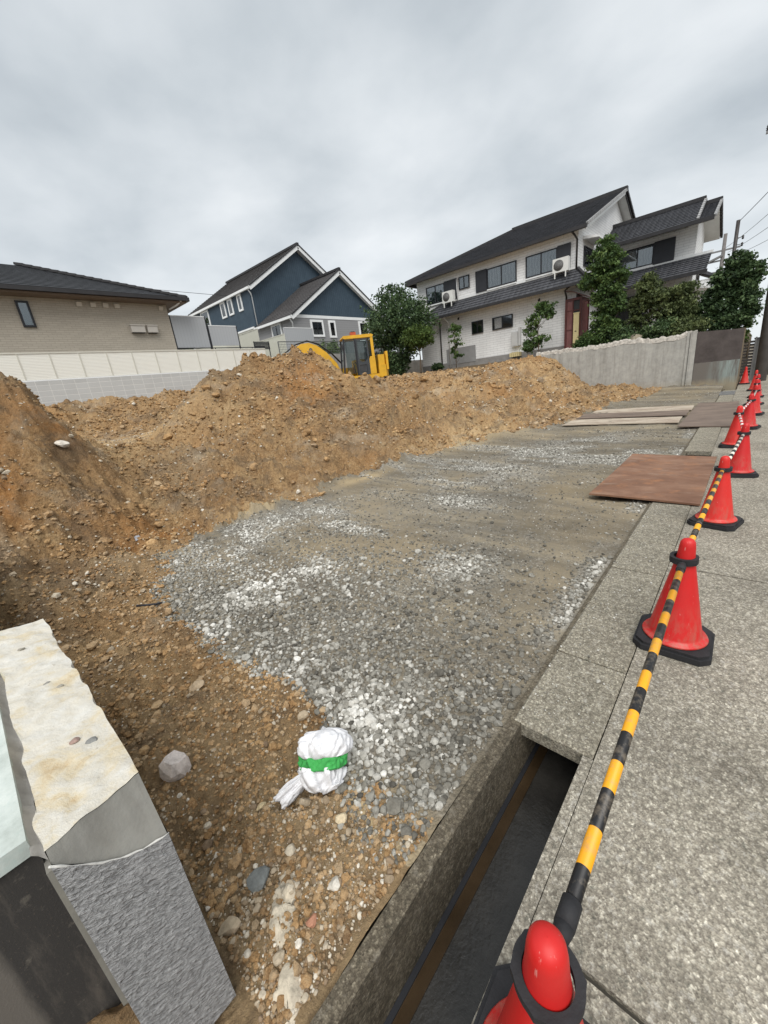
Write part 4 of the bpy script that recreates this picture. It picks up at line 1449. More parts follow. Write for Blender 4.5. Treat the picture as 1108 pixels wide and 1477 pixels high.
def window(root, O_, F, u0, u1, z0, z1, frame, curtain, split=(.5,), fw=.055, inner=(.02, .022, .025), cur=1.0, label=None):
    mb = MB()
    for a, b_, c, d in ((u0, u1, z0, z0+fw), (u0, u1, z1-fw, z1), (u0, u0+fw, z0+fw, z1-fw), (u1-fw, u1, z0+fw, z1-fw)):
        F.box(mb, a, b_, c, d, .003, .075, frame)
    o = mb.build('window', root, O_)
    if label:
        o['label'] = label
    for k_ in split:
        m2 = MB()
        uu = u0+(u1-u0)*k_
        F.box(m2, uu-.028, uu+.028, z0+fw, z1-fw, .02, .07, BLACKM)
        m2.build('mullion', o, O_)
    m3 = MB()
    F.box(m3, u0+fw, u1-fw, z0+fw, z1-fw, .045, .050, GLASS)
    m3.build('pane', o, O_)
    m4 = MB()
    F.box(m4, u0+fw, u1-fw, z0+fw, z1-fw, .004, .012, curtain)
    m4.build('curtain', o, O_)
    return o


# ------------------------------------------------------------------ the white house
WALLX = coursed('white_stone_pattern_siding', 'yz', (.82, .82, .815), (.78, .78, .775), (.52, .52, .52), .46, .125, .008, .5, .75, .5)
WALLY = coursed('white_stone_pattern_gable_siding', 'xz', (.82, .82, .815), (.78, .78, .775), (.52, .52, .52), .46, .125, .008, .5, .75, .5)
KAW_Y = tile_mat('dark_slate_roof', (.060, .062, .070), 'y', .30)
KAW_X = tile_mat('dark_slate_side_roof', (.060, .062, .070), 'x', .30)
FASC = simple('dark_fascia', (.030, .029, .031), .5, .2, 4)
O_ = (23.5, 7.1, 2.4)
house = empty('white_house', O_, 'two storey white house with dark slate roofs above the retaining wall', 'house')


def hp(name, parent=None):
    return lambda mb: mb.build(name, parent or house, O_)


mb = MB()
mb.box((23.50, 7.10, 1.4), (36.5, 17.0, 7.95), WALLX)
mb.build('main_wall', house, O_)
mb = MB()
# gable end facing the street: lower wall skin and triangle
mb.prism([(23.51, 2.3), (36.5, 2.3), (36.5, 7.9), (30.2, 10.47), (23.51, 7.78)], 'y', 7.094, 7.60, WALLY)
mb.build('gable_wall', house, O_)
mb = MB()
SL = .415
e_s, e_z = 22.98, 7.80
r_s, r_z = 30.2, 10.72
roof_plane(mb, (e_s, 6.60, e_z), (e_s, 17.5, e_z), (r_s, 13.3, r_z), (r_s, 6.60, r_z), KAW_Y, 26, .04)
roof_plane(mb, (37.4, 6.60, e_z), (37.4, 17.5, e_z), (r_s, 13.3, r_z), (r_s, 6.60, r_z), KAW_Y, 26, .04)
roof_plane(mb, (e_s, 17.5, e_z), (37.4, 17.5, e_z), (r_s+.01, 13.3, r_z), (r_s-.01, 13.3, r_z), KAW_X, 26, .04)
rf = mb.build('main_roof', house, O_)
mb = MB()
slab(mb, (e_s+.03, 6.64, e_z-.01), (e_s+.03, 17.4, e_z-.01), (r_s, 13.3, r_z-.02), (r_s, 6.64, r_z-.02), SOFFIT, .12, .01)
slab(mb, (37.3, 6.64, e_z-.01), (37.3, 17.4, e_z-.01), (r_s, 13.3, r_z-.02), (r_s, 6.64, r_z-.02), SOFFIT, .12, .01)
mb.build('soffit', rf, O_)
mb = MB()
bar(mb, (e_s-.05, 6.56, e_z-.06), (e_s-.05, 17.5, e_z-.06), .12, .15, FASC)
bar(mb, (e_s, 17.54, e_z-.06), (37.4, 17.54, e_z-.06), .10, .15, FASC)
mb.build('eave_gutter', rf, O_)
mb = MB()
bar(mb, (r_s, 6.52, r_z+.08), (r_s, 13.4, r_z+.08), .26, .20, FASC)
bar(mb, (r_s, 13.3, r_z+.06), (e_s, 17.5, e_z+.08), .2, .16, FASC)
mb.build('ridge_cap', rf, O_)
VT = simple('verge_tile', (.30, .30, .30), .6, .25, 8)
mb = MB()
nv = 22
for sgn, fs_ in ((1, e_s), (-1, 37.4)):
    for i in range(nv):
        k0, k1 = i/nv, (i+.9)/nv
        p = Vector((fs_+(r_s-fs_)*k0, 6.57, e_z+(r_z-e_z)*k0+.03))
        q = Vector((fs_+(r_s-fs_)*k1, 6.57, e_z+(r_z-e_z)*k1+.02))
        bar(mb, p, q, .10, .13, VT if sgn > 0 else FASC)
    bar(mb, (fs_, 6.64, e_z-.10), (r_s, 6.64, r_z-.10), .05, .17, WHITE if sgn > 0 else FASC)
mb.build('verge_tiles', rf, O_)

# lean-to roof along the storey line
mb = MB()
roof_plane(mb, (22.68, 6.35, 5.40), (22.68, 16.7, 5.40), (23.49, 15.1, 6.13), (23.49, 7.08, 6.13), KAW_Y, 5, .03)
roof_plane(mb, (22.68, 6.35, 5.40), (26.6, 6.35, 5.40), (26.6, 7.08, 6.13), (23.49, 7.08, 6.13), KAW_X, 5, .03)
lr = mb.build('lean_to_roof', house, O_)
mb = MB()
slab(mb, (22.70, 6.42, 5.38), (22.70, 16.6, 5.38), (23.48, 15.1, 6.1), (23.48, 7.08, 6.1), SOFFIT, .08, .01)
bar(mb, (22.64, 6.3, 5.34), (22.64, 16.7, 5.34), .10, .13, FASC)
bar(mb, (22.64, 6.30, 5.34), (26.6, 6.30, 5.34), .10, .13, FASC)
bar(mb, (22.66, 6.34, 5.44), (23.5, 7.09, 6.17), .14, .12, FASC)
bar(mb, (22.66, 16.72, 5.42), (23.5, 15.1, 6.15), .14, .12, FASC)
mb.build('lean_to_gutter', lr, O_)
mb = MB()
bar(mb, (23.47, 7.1, 6.2), (23.47, 15.1, 6.2), .05, .10, WHITE)
mb.build('flashing', lr, O_)

FX = Face('-x', 23.5)
DCUR = simple('dark_room', (.05, .052, .055), .8, .2, 3)
SHUT = simple('charcoal_shutter_box', (.030, .032, .038), .5, .15, 4)
for (a, b_, sh) in ((7.42, 9.70, (7.42, 8.05)), (10.22, 12.68, (11.98, 12.68)), (13.98, 16.25, (13.98, 14.85))):
    wa, wb_ = (sh[1]+.01, b_) if sh[0] == a else (a, sh[0]-.01)
    o = window(house, O_, FX, wa, wb_, 6.30, 7.33, BLACKM, CURT_Y, (.5,))
    m2 = MB()
    FX.box(m2, sh[0], sh[1], 6.26, 7.36, .004, .11, SHUT)
    m2.build('shutter_box', o, O_)
    m2 = MB()
    FX.box(m2, wa, wb_, 6.22, 6.285, .003, .10, WHITE)
    m2.build('sill', o, O_)
window(house, O_, FX, 13.12, 13.84, 6.68, 7.36, BLACKM, DCUR, (.5,))
window(house, O_, FX, 12.33, 13.08, 4.06, 4.76, BLACKM, DCUR, (.5,))
o = window(house, O_, FX, 10.47, 11.72, 4.06, 4.73, BLACKM, DCUR, (.5,))
m2 = MB()
for i in range(9):
    FX.box(m2, 11.10+i*.055, 11.118+i*.055, 4.12, 4.67, .052, .058, WHITE)
m2.build('lattice', o, O_)
# pipes, lamps, base
mb = MB()
mb.tube([(22.95, 7.22, 7.66), (23.2, 7.16, 7.55), (23.44, 7.12, 7.4), (23.44, 7.12, 6.15)], .045, DARKPIPE, 8)
mb.tube([(22.7, 7.2, 5.3), (23.0, 7.5, 5.2), (23.44, 7.56, 4.95), (23.44, 7.56, 2.4)], .045, DARKPIPE, 8)
mb.build('rain_pipe', house, O_)
mb = MB()
mb.tube([(22.8, 14.7, 5.3), (23.42, 14.72, 5.0), (23.42, 14.72, 2.3)], .04, WHITE, 8)
mb.tube([(23.42, 13.98, 7.3), (23.42, 13.95, 6.2)], .025, WHITE, 8)
mb.build('white_pipe', house, O_)
mb = MB()
mb.tube([(23.40, 15.35, 5.2), (23.44, 15.38, 2.4)], .045, DARKPIPE, 8)
mb.build('rain_pipe', house, O_)
mb = MB()
FX.box(mb, 7.1, 17.0, 1.4, 2.62, .004, .03, simple('grey_base_render', (.25, .24, .23), .9, .15, 4))
mb.build('wall_base', house, O_)
mb = MB()
FX.box(mb, 12.9, 15.0, 2.5, 3.45, .006, .05, simple('grey_patch_panel', (.27, .27, .27), .8, .1, 3))
mb.build('grey_panel', house, O_)
for tt in (13.95, 8.95):
    mb = MB()
    mb.lathe([(.001, -.06), (.05, -.05), (.06, 0), (.05, .05), (.001, .06)], BLACKM, 12, (23.38, tt, 5.10))
    mb.tube([(23.5, tt, 5.18), (23.38, tt, 5.18), (23.38, tt, 5.12)], .018, BLACKM, 6)
    mb.build('wall_lamp', house, O_)
FG = Face('-y', 7.094)
window(house, O_, FG, 24.4, 25.9, 6.35, 7.25, BLACKM, DCUR, (.5,))
mb = MB()
mb.hexa([(24.2, 6.35, 7.42), (26.2, 6.35, 7.42), (26.2, 7.09, 7.52), (24.2, 7.09, 7.52)], [(24.2, 6.35, 7.50), (26.2, 6.35, 7.50), (26.2, 7.09, 7.66), (24.2, 7.09, 7.66)], WHITE)
mb.build('window_hood', house, O_)

# setback wing on the right
FW = Face('-x', 28.6)
mb = MB()
mb.box((28.6, 2.9, 2.3), (32.0, 7.09, 7.60), WALLX)
mb.build('wing_wall', house, O_)
mb = MB()
mb.prism([(28.61, 2.3), (32.0, 2.3), (32.0, 7.62), (29.9, 8.70), (28.61, 8.05)], 'y', 2.893, 3.3, WALLY)
mb.build('wing_gable_wall', house, O_)
mb = MB()
we, wz_, wr_, wrz, wb_s = 27.42, 7.56, 29.9, 8.92, 32.7
E2 = 2.86
for y0_, y1_, top_ in ((E2, 7.09, wrz), (2.2, E2-.002, wrz-.26)):
    dz_ = top_-wrz
    roof_plane(mb, (we, y0_, wz_+dz_*.15), (we, y1_, wz_+dz_*.15), (wr_, y1_, top_), (wr_, y0_, top_), KAW_Y, 12, .045)
    roof_plane(mb, (wb_s, y0_, wz_+dz_*.15), (wb_s, y1_, wz_+dz_*.15), (wr_, y1_, top_), (wr_, y0_, top_), KAW_Y, 12, .045)
wr2 = mb.build('wing_roof', house, O_)
mb = MB()
slab(mb, (we+.03, 2.24, wz_-.06), (we+.03, 7.08, wz_-.06), (wr_, 7.08, wrz-.30), (wr_, 2.24, wrz-.30), SOFFIT, .10, .01)
slab(mb, (wb_s-.03, 2.24, wz_-.06), (wb_s-.03, 7.08, wz_-.06), (wr_, 7.08, wrz-.30), (wr_, 2.24, wrz-.30), SOFFIT, .10, .01)
mb.build('soffit', wr2, O_)
mb = MB()
bar(mb, (we-.05, 2.18, wz_-.07), (we-.05, 7.09, wz_-.07), .12, .17, FASC)
bar(mb, (wr_, E2-.05, wrz+.07), (wr_, 7.09, wrz+.07), .26, .18, FASC)
bar(mb, (wr_, 2.13, wrz-.19), (wr_, E2-.06, wrz-.19), .26, .18, FASC)
for y_, top_ in ((2.17, wrz-.26), (E2-.03, wrz)):
    for i in range(9):
        k0, k1 = i/9, (i+.88)/9
        zz_ = wz_+(top_-wrz)*.15
        bar(mb, (we+(wr_-we)*k0, y_, zz_+(top_-zz_)*k0+.04), (we+(wr_-we)*k1, y_, zz_+(top_-zz_)*k1+.03), .10, .12, VT)
        bar(mb, (wb_s+(wr_-wb_s)*k0, y_, zz_+(top_-zz_)*k0), (wb_s+(wr_-wb_s)*k1, y_, zz_+(top_-zz_)*k1-.01), .10, .20, FASC)
mb.build('roof_trim', wr2, O_)
o = window(house, O_, FW, 4.72, 6.4, 6.30, 7.30, BLACKM, CURT_Y, (.45,))
m2 = MB()
FW.box(m2, 3.78, 4.71, 6.26, 7.34, .004, .11, SHUT)
m2.build('shutter_box', o, O_)
mb = MB()
roof_plane(mb, (26.75, 2.2, 5.22), (26.75, 7.0, 5.22), (28.59, 7.0, 6.18), (28.59, 2.2, 6.18), KAW_Y, 8, .04)
l2 = mb.build('wing_lean_to_roof', house, O_)
mb = MB()
slab(mb, (26.78, 2.24, 5.2), (26.78, 7.0, 5.2), (28.58, 7.0, 6.16), (28.58, 2.24, 6.16), FASC, .10, .01)
bar(mb, (26.70, 2.15, 5.16), (26.70, 7.0, 5.16), .12, .16, FASC)
bar(mb, (28.56, 2.15, 6.24), (28.56, 7.0, 6.24), .06, .12, WHITE)
mb.build('lean_to_gutter', l2, O_)
mb = MB()
FW.box(mb, 4.9, 6.9, 2.4, 4.9, .004, .12, DCUR)
FW.box(mb, 4.05, 4.85, 4.3, 4.95, .004, .12, BLACKM)
mb.build('dark_doorway', house, O_)
mb = MB()
mb.hexa([(28.3, 2.15, 4.55), (30.2, 2.15, 4.55), (30.2, 2.88, 4.68), (28.3, 2.88, 4.68)], [(28.3, 2.15, 4.63), (30.2, 2.15, 4.63), (30.2, 2.88, 4.82), (28.3, 2.88, 4.82)], WHITE)
mb.build('side_canopy', house, O_)
mb = MB()
mb.box((30.2, 2.3, 2.3), (32.0, 2.88, 5.2), WALLX)
mb.hexa([(30.0, 2.05, 5.2), (32.2, 2.05, 5.2), (32.2, 2.89, 5.65), (30.0, 2.89, 5.65)], [(30.0, 2.05, 5.32), (32.2, 2.05, 5.32), (32.2, 2.89, 5.85), (30.0, 2.89, 5.85)], KAW_X)
mb.build('side_annex', house, O_)
# glazed entrance porch
MAR = simple('maroon_metal', (.105, .035, .032), .45, .2, 5)
MARP = simple('maroon_tinted_panel', (.20, .085, .08), .25, .15, 3)
pr = MB()
for x in (23.22, 24.5):
    for y in (6.78, 7.48):
        pr.box((x-.045, y-.045, 2.3), (x+.045, y+.045, 4.72), MAR)
pr.box((23.18, 6.74, 4.68), (24.54, 7.52, 4.80), MAR)
pr.box((23.19, 7.12, 2.3), (23.25, 7.18, 4.68), MAR)
for z in (3.3, 4.2):
    pr.box((23.20, 6.83, z), (23.24, 7.44, z+.045), MAR)
P_ = pr.build('porch', house, O_)
pm = MB()
pm.box((23.215, 7.185, 2.3), (23.220, 7.43, 4.67), MARP)
pm.box((23.230, 6.83, 2.3), (23.235, 7.115, 4.67), DCUR)
pm.box((23.3, 6.775, 2.3), (24.45, 6.78, 4.67), MARP)
pm.build('porch_panel', P_, O_)
arc = [(7.52-.86*k/10, 4.82+.36*math.sin(math.pi*(.5+.5*k/10))) for k in range(11)]
pm = MB()
pm.prism(arc+[(y, z-.03) for y, z in arc[::-1]], 'x', 23.05, 24.6, MARP)
pm.build('porch_roof', P_, O_)
# things standing on or against the house
ACM = simple('white_air_conditioner_casing', (.62, .62, .60), .5, .06, 4)


def aircon(s0, t0, z0, label):
    root = empty('air_conditioner', (s0, t0, z0), label, 'air conditioner', 'outdoor air conditioner units')
    bd = MB()
    bd.box((-.14, -.38, .16), (.14, .38, .78), ACM)
    bd.build('casing', root)
    fn = MB()
    for r_ in (.06, .12, .18, .235):
        pts = [(-.146, .09+r_*math.cos(2*math.pi*k/20), .47+r_*math.sin(2*math.pi*k/20)) for k in range(21)]
        fn.tube(pts, .006, DARKPIPE, 5)
    fn.tube([(-.141, .09, .47), (-.143, .09, .47)], [.235, .235], simple('fan_dark', (.16, .16, .16), .6), 20)
    fn.build('fan_grille', root)
    for y in (-.26, .26):
        lg = MB()
        lg.box((-.16, y-.025, -.10 if True else 0), (-.11, y+.025, .16), ACM)
        lg.box((.11, y-.025, .12), (.16, y+.025, .16), ACM)
        lg.build('leg', root)
    return root


aircon(23.05, 7.72, 5.92, 'white air conditioner on the lean-to roof beside the right upstairs window')
aircon(23.05, 14.35, 5.92, 'white air conditioner on the lean-to roof under the left upstairs window')
mb = MB()
mb.box((23.30, 10.12, 2.98), (23.496, 10.50, 3.74), simple('grey_meter_box', (.50, .50, .49), .5, .06, 3))
mb.box((23.34, 9.98, 3.0), (23.496, 10.10, 3.95), MATS['grey_meter_box'])
mb.box((23.29, 10.15, 3.02), (23.299, 10.47, 3.70), MATS['grey_meter_box'])
tag(mb.build('meter_box'), 'pale grey meter box on the lower wall of the white house', 'meter box')
mb = MB()
mb.box((23.05, 6.80, 2.3), (23.09, 7.06, 4.05), simple('yellow_board', (.62, .52, .28), .6, .08, 3))
mb.box((23.04, 6.78, 4.051), (23.10, 7.08, 4.09), MATS['yellow_board'])
mb.box((23.04, 6.90, 3.2), (23.049, 6.98, 3.24), BLACKM)
tag(mb.build('yellow_panel'), 'tall pale yellow panel standing in front of the maroon porch', 'panel')
mb = MB()
for i in range(5):
    mb.box((23.1, 9.95+i*.12, 2.42), (23.42, 10.05+i*.12, 2.64+.02*(i % 2)), MATS['yellow_board'])
tag(mb.build('wood_pallet'), 'small pale timber rack at the wall foot under the meter box', 'timber rack')

# ------------------------------------------------------------------ left house
BEIGE = coursed('beige_tile_wall', 'xz', (.43, .385, .32), (.39, .35, .29), (.30, .27, .225), .30, .085, .006, .5, .8, .5, .05)
BEIGE_S = coursed('beige_tile_side_wall', 'yz', (.43, .385, .32), (.39, .35, .29), (.30, .27, .225), .30, .085, .006, .5, .8, .5, .05)
SLATE_X = tile_mat('charcoal_slate_roof', (.036, .038, .043), 'x', .45, False)
SLATE_Y = tile_mat('charcoal_slate_side_roof', (.036, .038, .043), 'y', .45, False)
O_ = (9.0, 21.4, 3.3)
lh = empty('beige_house', O_, 'single storey beige tiled house with a charcoal hip roof behind the cream fence', 'house')
mb = MB()
mb.box((-4, 21.4, 3.0), (9.0, 30, 6.62), BEIGE)
mb.build('wall', lh, O_)
mb = MB()
mb.box((9.001, 21.4, 3.0), (9.012, 30, 6.62), BEIGE_S)
mb.build('side_wall', lh, O_)
ez = 6.80
mb = MB()
E0, E1 = (-4.6, 20.72, ez), (9.80, 20.72, ez)
pk = (4.65, 25.87, 8.95)
roof_plane(mb, E0, E1, pk, (-4.6, 25.87, 8.95), SLATE_X, 18, .03)
roof_plane(mb, E1, (9.80, 31.0, ez), (4.65, 25.9, 8.95), pk, SLATE_Y, 18, .03)
roof_plane(mb, (-4.6, 31.0, ez), (9.80, 31.0, ez), pk, (-4.6, 25.87, 8.95), SLATE_X, 18, .03)
rf = mb.build('roof', lh, O_)
mb = MB()
mb.box((-4.6, 20.76, 6.62), (9.76, 30.9, 6.68), simple('brown_soffit', (.16, .12, .09), .7, .1, 3))
mb.build('soffit', rf, O_)
mb = MB()
bar(mb, (-4.6, 20.68, ez-.04), (9.86, 20.68, ez-.04), .12, .15, FASC)
bar(mb, (9.84, 20.7, ez-.04), (9.84, 31, ez-.04), .12, .15, FASC)
mb.build('eave_gutter', rf, O_)
mb = MB()
n_ = 20
for i in range(n_):
    p, q = Vector(E1).lerp(Vector(pk), i/n_), Vector(E1).lerp(Vector(pk), (i+1.06)/n_)
    bar(mb, p+Vector((0, 0, .08)), q+Vector((0, 0, .05)), .26, .10, FASC)
mb.build('hip_ridge', rf, O_)
FL = Face('-y', 21.4)
o = window(lh, O_, FL, 3.38, 3.78, 5.52, 6.46, BLACKM, simple('frosted_green_glass', (.28, .35, .33), .4, .1, 2), (), .07)
GREYB = simple('beige_vent_hood', (.50, .46, .40), .6, .05, 3)
for s0 in (5.45, 5.95, 6.42, 6.86, 8.72):
    mb = MB()
    FL.box(mb, s0-.09, s0+.09, 6.36, 6.54, .003, .06, GREYB)
    mb.hexa([FL.P(s0-.10, 6.36, .06), FL.P(s0+.10, 6.36, .06), FL.P(s0+.10, 6.40, .001), FL.P(s0-.10, 6.40, .001)], [FL.P(s0-.10, 6.52, .12), FL.P(s0+.10, 6.52, .12), FL.P(s0+.10, 6.56, .002), FL.P(s0-.10, 6.56, .002)], GREYB)
    mb.build('vent_hood', lh, O_)
for a, b_ in ((7.14, 7.72), (7.83, 8.27)):
    mb = MB()
    FL.box(mb, a, b_, 5.36, 5.66, .003, .20, simple('taupe_vent_cover', (.46, .43, .39), .55, .05, 3))
    FL.box(mb, a-.015, b_+.015, 5.64, 5.68, .003, .23, MATS['taupe_vent_cover'])
    FL.box(mb, a+.03, b_-.03, 5.335, 5.358, .003, .15, FASC)
    mb.build('wide_vent_cover', lh, O_)
mb = MB()
mb.tube([(9.5, 20.75, 6.7), (9.35, 21.0, 6.55), (9.1, 21.34, 6.42)], .04, WHITE, 8)
mb.build('rain_pipe', lh, O_)

# concrete block wall and the cream fence on it
BLOCK = coursed('grey_formwork_block', 'xz', (.50, .505, .50), (.45, .455, .45), (.66, .66, .64), .40, .20, .008, .0, .9, .5, .06)
tag(MB().box((-3, 19.43, .2), (13.6, 19.60, 3.345), BLOCK).build('block_wall', None, (0, 19.5, .2), (0, 19.5, .2)), 'grey concrete block wall under the cream fence', 'wall')
m, g, b = matgraph('cream_slatted_panel', .6, .3)
s_ = g.n('ShaderNodeSeparateXYZ', {0: co(g)})
f = g.math('FRACT', g.math('DIVIDE', s_.outputs[2], .052))
setc(g, b, g.mix(g.ramp(f, [(0, 1.0), (.14, 0.0), (.9, 0.0), (1, 1.0)]), (.78, .775, .72), (.52, .51, .46)))
bump(g, b, g.ramp(f, [(0, 0.0), (.15, 1.0), (.85, 1.0), (1, 0.0)]), .5, .012)
CREAM = m
CREAMP = simple('cream_fence_post', (.56, .55, .49), .6, .06, 3)
O_ = (5, 19.5, 3.36)
fc = empty('cream_fence', O_, 'long cream slatted screen fence on the grey block wall', 'fence')
x = -2.95
ps = []
while x < 13.6:
    ps.append(x)
    x += .923
for i, x in enumerate(ps):
    mb = MB()
    mb.box((x-.02, 19.455, 3.346), (x+.02, 19.515, 4.33), CREAMP)
    mb.build('post', fc, O_)
    if i < len(ps)-1:
        mb = MB()
        mb.box((x+.021, 19.470, 3.40), (ps[i+1]-.021, 19.495, 4.29), CREAM)
        mb.build('slat_panel', fc, O_)
mb = MB()
mb.box((ps[0], 19.45, 4.295), (ps[-1], 19.52, 4.345), CREAMP)
mb.box((ps[0], 19.452, 3.352), (ps[-1], 19.512, 3.395), WHITE)
mb.build('rail', fc, O_)

# grey board screens beside the beige house
m, g, b = matgraph('grey_board_screen', .5, .35)
s_ = g.n('ShaderNodeSeparateXYZ', {0: co(g)})
f = g.math('FRACT', g.math('DIVIDE', s_.outputs[0], .16))
setc(g, b, g.mix(g.ramp(f, [(0, 1.0), (.05, 0.0), (.95, 0.0), (1, 1.0)]), (.37, .38, .395), (.26, .27, .28)))
bump(g, b, f, .3, .01)
GSCR = m
for (a, b_, z0, z1, tt, lb) in ((9.08, 10.79, 4.70, 6.15, 21.45, 'tall grey board screen next to the beige house corner'), (10.90, 12.48, 4.78, 5.74, 21.45, 'lower grey board screen right of the tall grey screen'), (16.44, 18.7, 4.0, 5.93, 22.5, 'grey board screen in front of the gabled blue house')):
    O_ = (a, tt, 3.3)
    r_ = empty('board_screen', O_, lb, 'screen fence', 'grey board screens')
    mb = MB()
    mb.box((a, tt, z0), (b_, tt+.04, z1), GSCR)
    mb.build('panel', r_, O_)
    mb = MB()
    mb.box((a-.05, tt-.02, 3.3), (a-.002, tt+.06, z1+.03), BLACKM if tt < 22 else GSCR)
    mb.box((b_+.002, tt-.02, 3.3), (b_+.045, tt+.06, z1+.03), BLACKM if tt < 22 else GSCR)
    mb.build('post', r_, O_)
    mb = MB()
    mb.box((a, tt-.01, z1+.001), (b_, tt+.05, z1+.04), WHITE)
    mb.build('cap_rail', r_, O_)
mb = MB()
bar(mb, (9.1, 21.40, 4.66), (14.0, 21.40, 4.66), .03, .04, BLACKM)
bar(mb, (9.1, 21.40, 4.4), (14.0, 21.40, 4.4), .03, .03, BLACKM)
for x in (9.1, 11, 13.2, 14):
    mb.box((x-.02, 21.385, 3.3), (x+.02, 21.415, 4.68), BLACKM)
tag(mb.build('rail_fence'), 'low black rail fence below the grey board screens', 'fence')
mb = MB()
for i in range(6):
    mb.box((13.95, 22.3, 4.66+i*.075), (15.0, 22.34, 4.72+i*.075), BLACKM)
for x in (13.95, 14.96):
    mb.box((x, 22.345, 3.3), (x+.04, 22.385, 5.12), BLACKM)
tag(mb.build('slatted_gate'), 'small black slatted gate between cream fences below the blue house', 'gate')
m, g, b = matgraph('cream_louvre', .6, .3)
s_ = g.n('ShaderNodeSeparateXYZ', {0: co(g)})
f = g.math('FRACT', g.math('DIVIDE', s_.outputs[2], .06))
setc(g, b, g.mix(g.ramp(f, [(0, 1.0), (.2, 0.0), (.85, 0.0), (1, 1.0)]), (.60, .60, .52), (.36, .36, .31)))
bump(g, b, f, .5, .012)
LOUV = m
for (x, y0, y1, z1, lb) in ((14.45, 22.5, 26.5, 5.82, 'cream louvre screen under the tall side wall of the blue house'), (16.38, 22.5, 27.5, 5.56, 'cream louvre screen beside the low wing of the blue house')):
    mb = MB()
    mb.box((x, y0, 3.3), (x+.05, y1, z1), LOUV)
    for k in range(5):
        yy_ = y0+(y1-y0)*k/4
        mb.box((x-.012, yy_-.025, 3.3), (x-.001, yy_+.025, z1), CREAMP)
    mb.box((x-.02, y0, z1+.001), (x+.07, y1, z1+.04), CREAMP)
    tag(mb.build('louvre_fence', None, (x, y0, 0), (x, y0, 0)), lb, 'fence')

# ------------------------------------------------------------------ blue house
m, g, b = matgraph('dark_blue_board', .6, .3)
s_ = g.n('ShaderNodeSeparateXYZ', {0: co(g)})
f = g.math('FRACT', g.math('DIVIDE', g.math('ADD', s_.outputs[0], s_.outputs[1]), .20))
n = g.noise(co(g), 2, 5, .6)
c = g.ramp(n, [(.3, (.036, .058, .082)), (.7, (.050, .078, .105))])
setc(g, b, g.mix(g.ramp(f, [(0, 1.0), (.08, 0.0), (.92, 0.0), (1, 1.0)]), c, (.016, .026, .038)))
bump(g, b, g.ramp(f, [(0, 0.0), (.1, 1.0), (.9, 1.0), (1, 0.0)]), .5, .015)
BLUE = m
m, g, b = matgraph('grey_lap_siding', .65, .3)
s_ = g.n('ShaderNodeSeparateXYZ', {0: co(g)})
f = g.math('FRACT', g.math('DIVIDE', s_.outputs[2], .17))
setc(g, b, g.mix(g.ramp(f, [(0, 1.0), (.1, 0.0), (1, 0.0)]), (.27, .27, .275), (.13, .13, .135)))
bump(g, b, f, .5, .02)
LAPG = m
BT_Y = tile_mat('brown_grey_tile_roof', (.085, .080, .080), 'y', .30)
O_ = (24, 24.9, 3.3)
bh = empty('blue_house', O_, 'dark blue gabled house with white trim and grey lower siding', 'house')
F1, F2 = 24.9, 29.5
cx = 24.04
mb = MB()
mb.prism([(19.1, 3.0), (28.95, 3.0), (28.95, 7.15), (19.1, 7.15)], 'y', F1, F2+.2, LAPG)
mb.build('lower_wall', bh, O_)
mb = MB()
mb.prism([(19.1, 7.151), (28.95, 7.151), (28.95, 7.28), (cx, 10.26), (19.1, 7.28)], 'y', F1+.01, F2+.2, BLUE)
mb.build('front_gable', bh, O_)
mb = MB()
mb.box((19.06, F1-.03, 7.09), (28.99, F1-.001, 7.30), WHITE)
mb.build('belt_trim', bh, O_)
mb = MB()
mb.prism([(18.9, 7.3), (29.2, 7.3), (29.2, 9.95), (cx, 13.15), (18.9, 9.95)], 'y', F2, 41, BLUE)
mb.build('upper_wall', bh, O_)
mb = MB()
mb.prism([(18.93, 3.0), (29.2, 3.0), (29.2, 7.2), (18.93, 7.2)], 'y', F2+.21, 41, LOUV)
mb.box((18.84, F2+.22, 7.2), (18.93, 41, 7.32), WHITE)
mb.build('cream_lower_wall', bh, O_)


def gable_roof(front, back, half, ezz, rz, name):
    mb = MB()
    for s1 in (-1, 1):
        roof_plane(mb, (cx+s1*half, front, ezz), (cx+s1*half, back, ezz), (cx, back, rz), (cx, front, rz), BT_Y, 20, .04)
    o = mb.build(name, bh, O_)
    mb = MB()
    for s1 in (-1, 1):
        slab(mb, (cx+s1*(half-.04), front+.05, ezz-.0), (cx+s1*(half-.04), back, ezz-.0), (cx, back, rz-.02), (cx, front+.05, rz-.02), WHITE, .14, .01)
    mb.build('roof_underside', o, O_)
    mb = MB()
    for s1 in (-1, 1):
        bar(mb, (cx+s1*half, front-.02, ezz-.12), (cx, front-.02, rz-.12), .06, .30, WHITE)
        bar(mb, (cx+s1*half, front-.03, ezz+.06), (cx, front-.03, rz+.06), .12, .09, FASC)
    mb.build('barge_board', o, O_)
    mb = MB()
    bar(mb, (cx-half-.05, front, ezz-.08), (cx-half-.05, back, ezz-.08), .14, .16, WHITE)
    mb.tube([(cx-half-.03, front+.25, ezz-.1), (cx-half+.2, front+.27, ezz-.4), (cx-half+.33, front+.42, ezz-.55), (cx-half+.33, front+.42, max(3.3, ezz-2.9))], .05, WHITE, 8)
    mb.build('eave_gutter', o, O_)
    mb = MB()
    bar(mb, (cx, front-.08, rz+.10), (cx, back, rz+.10), .22, .16, FASC)
    mb.build('ridge_cap', o, O_)


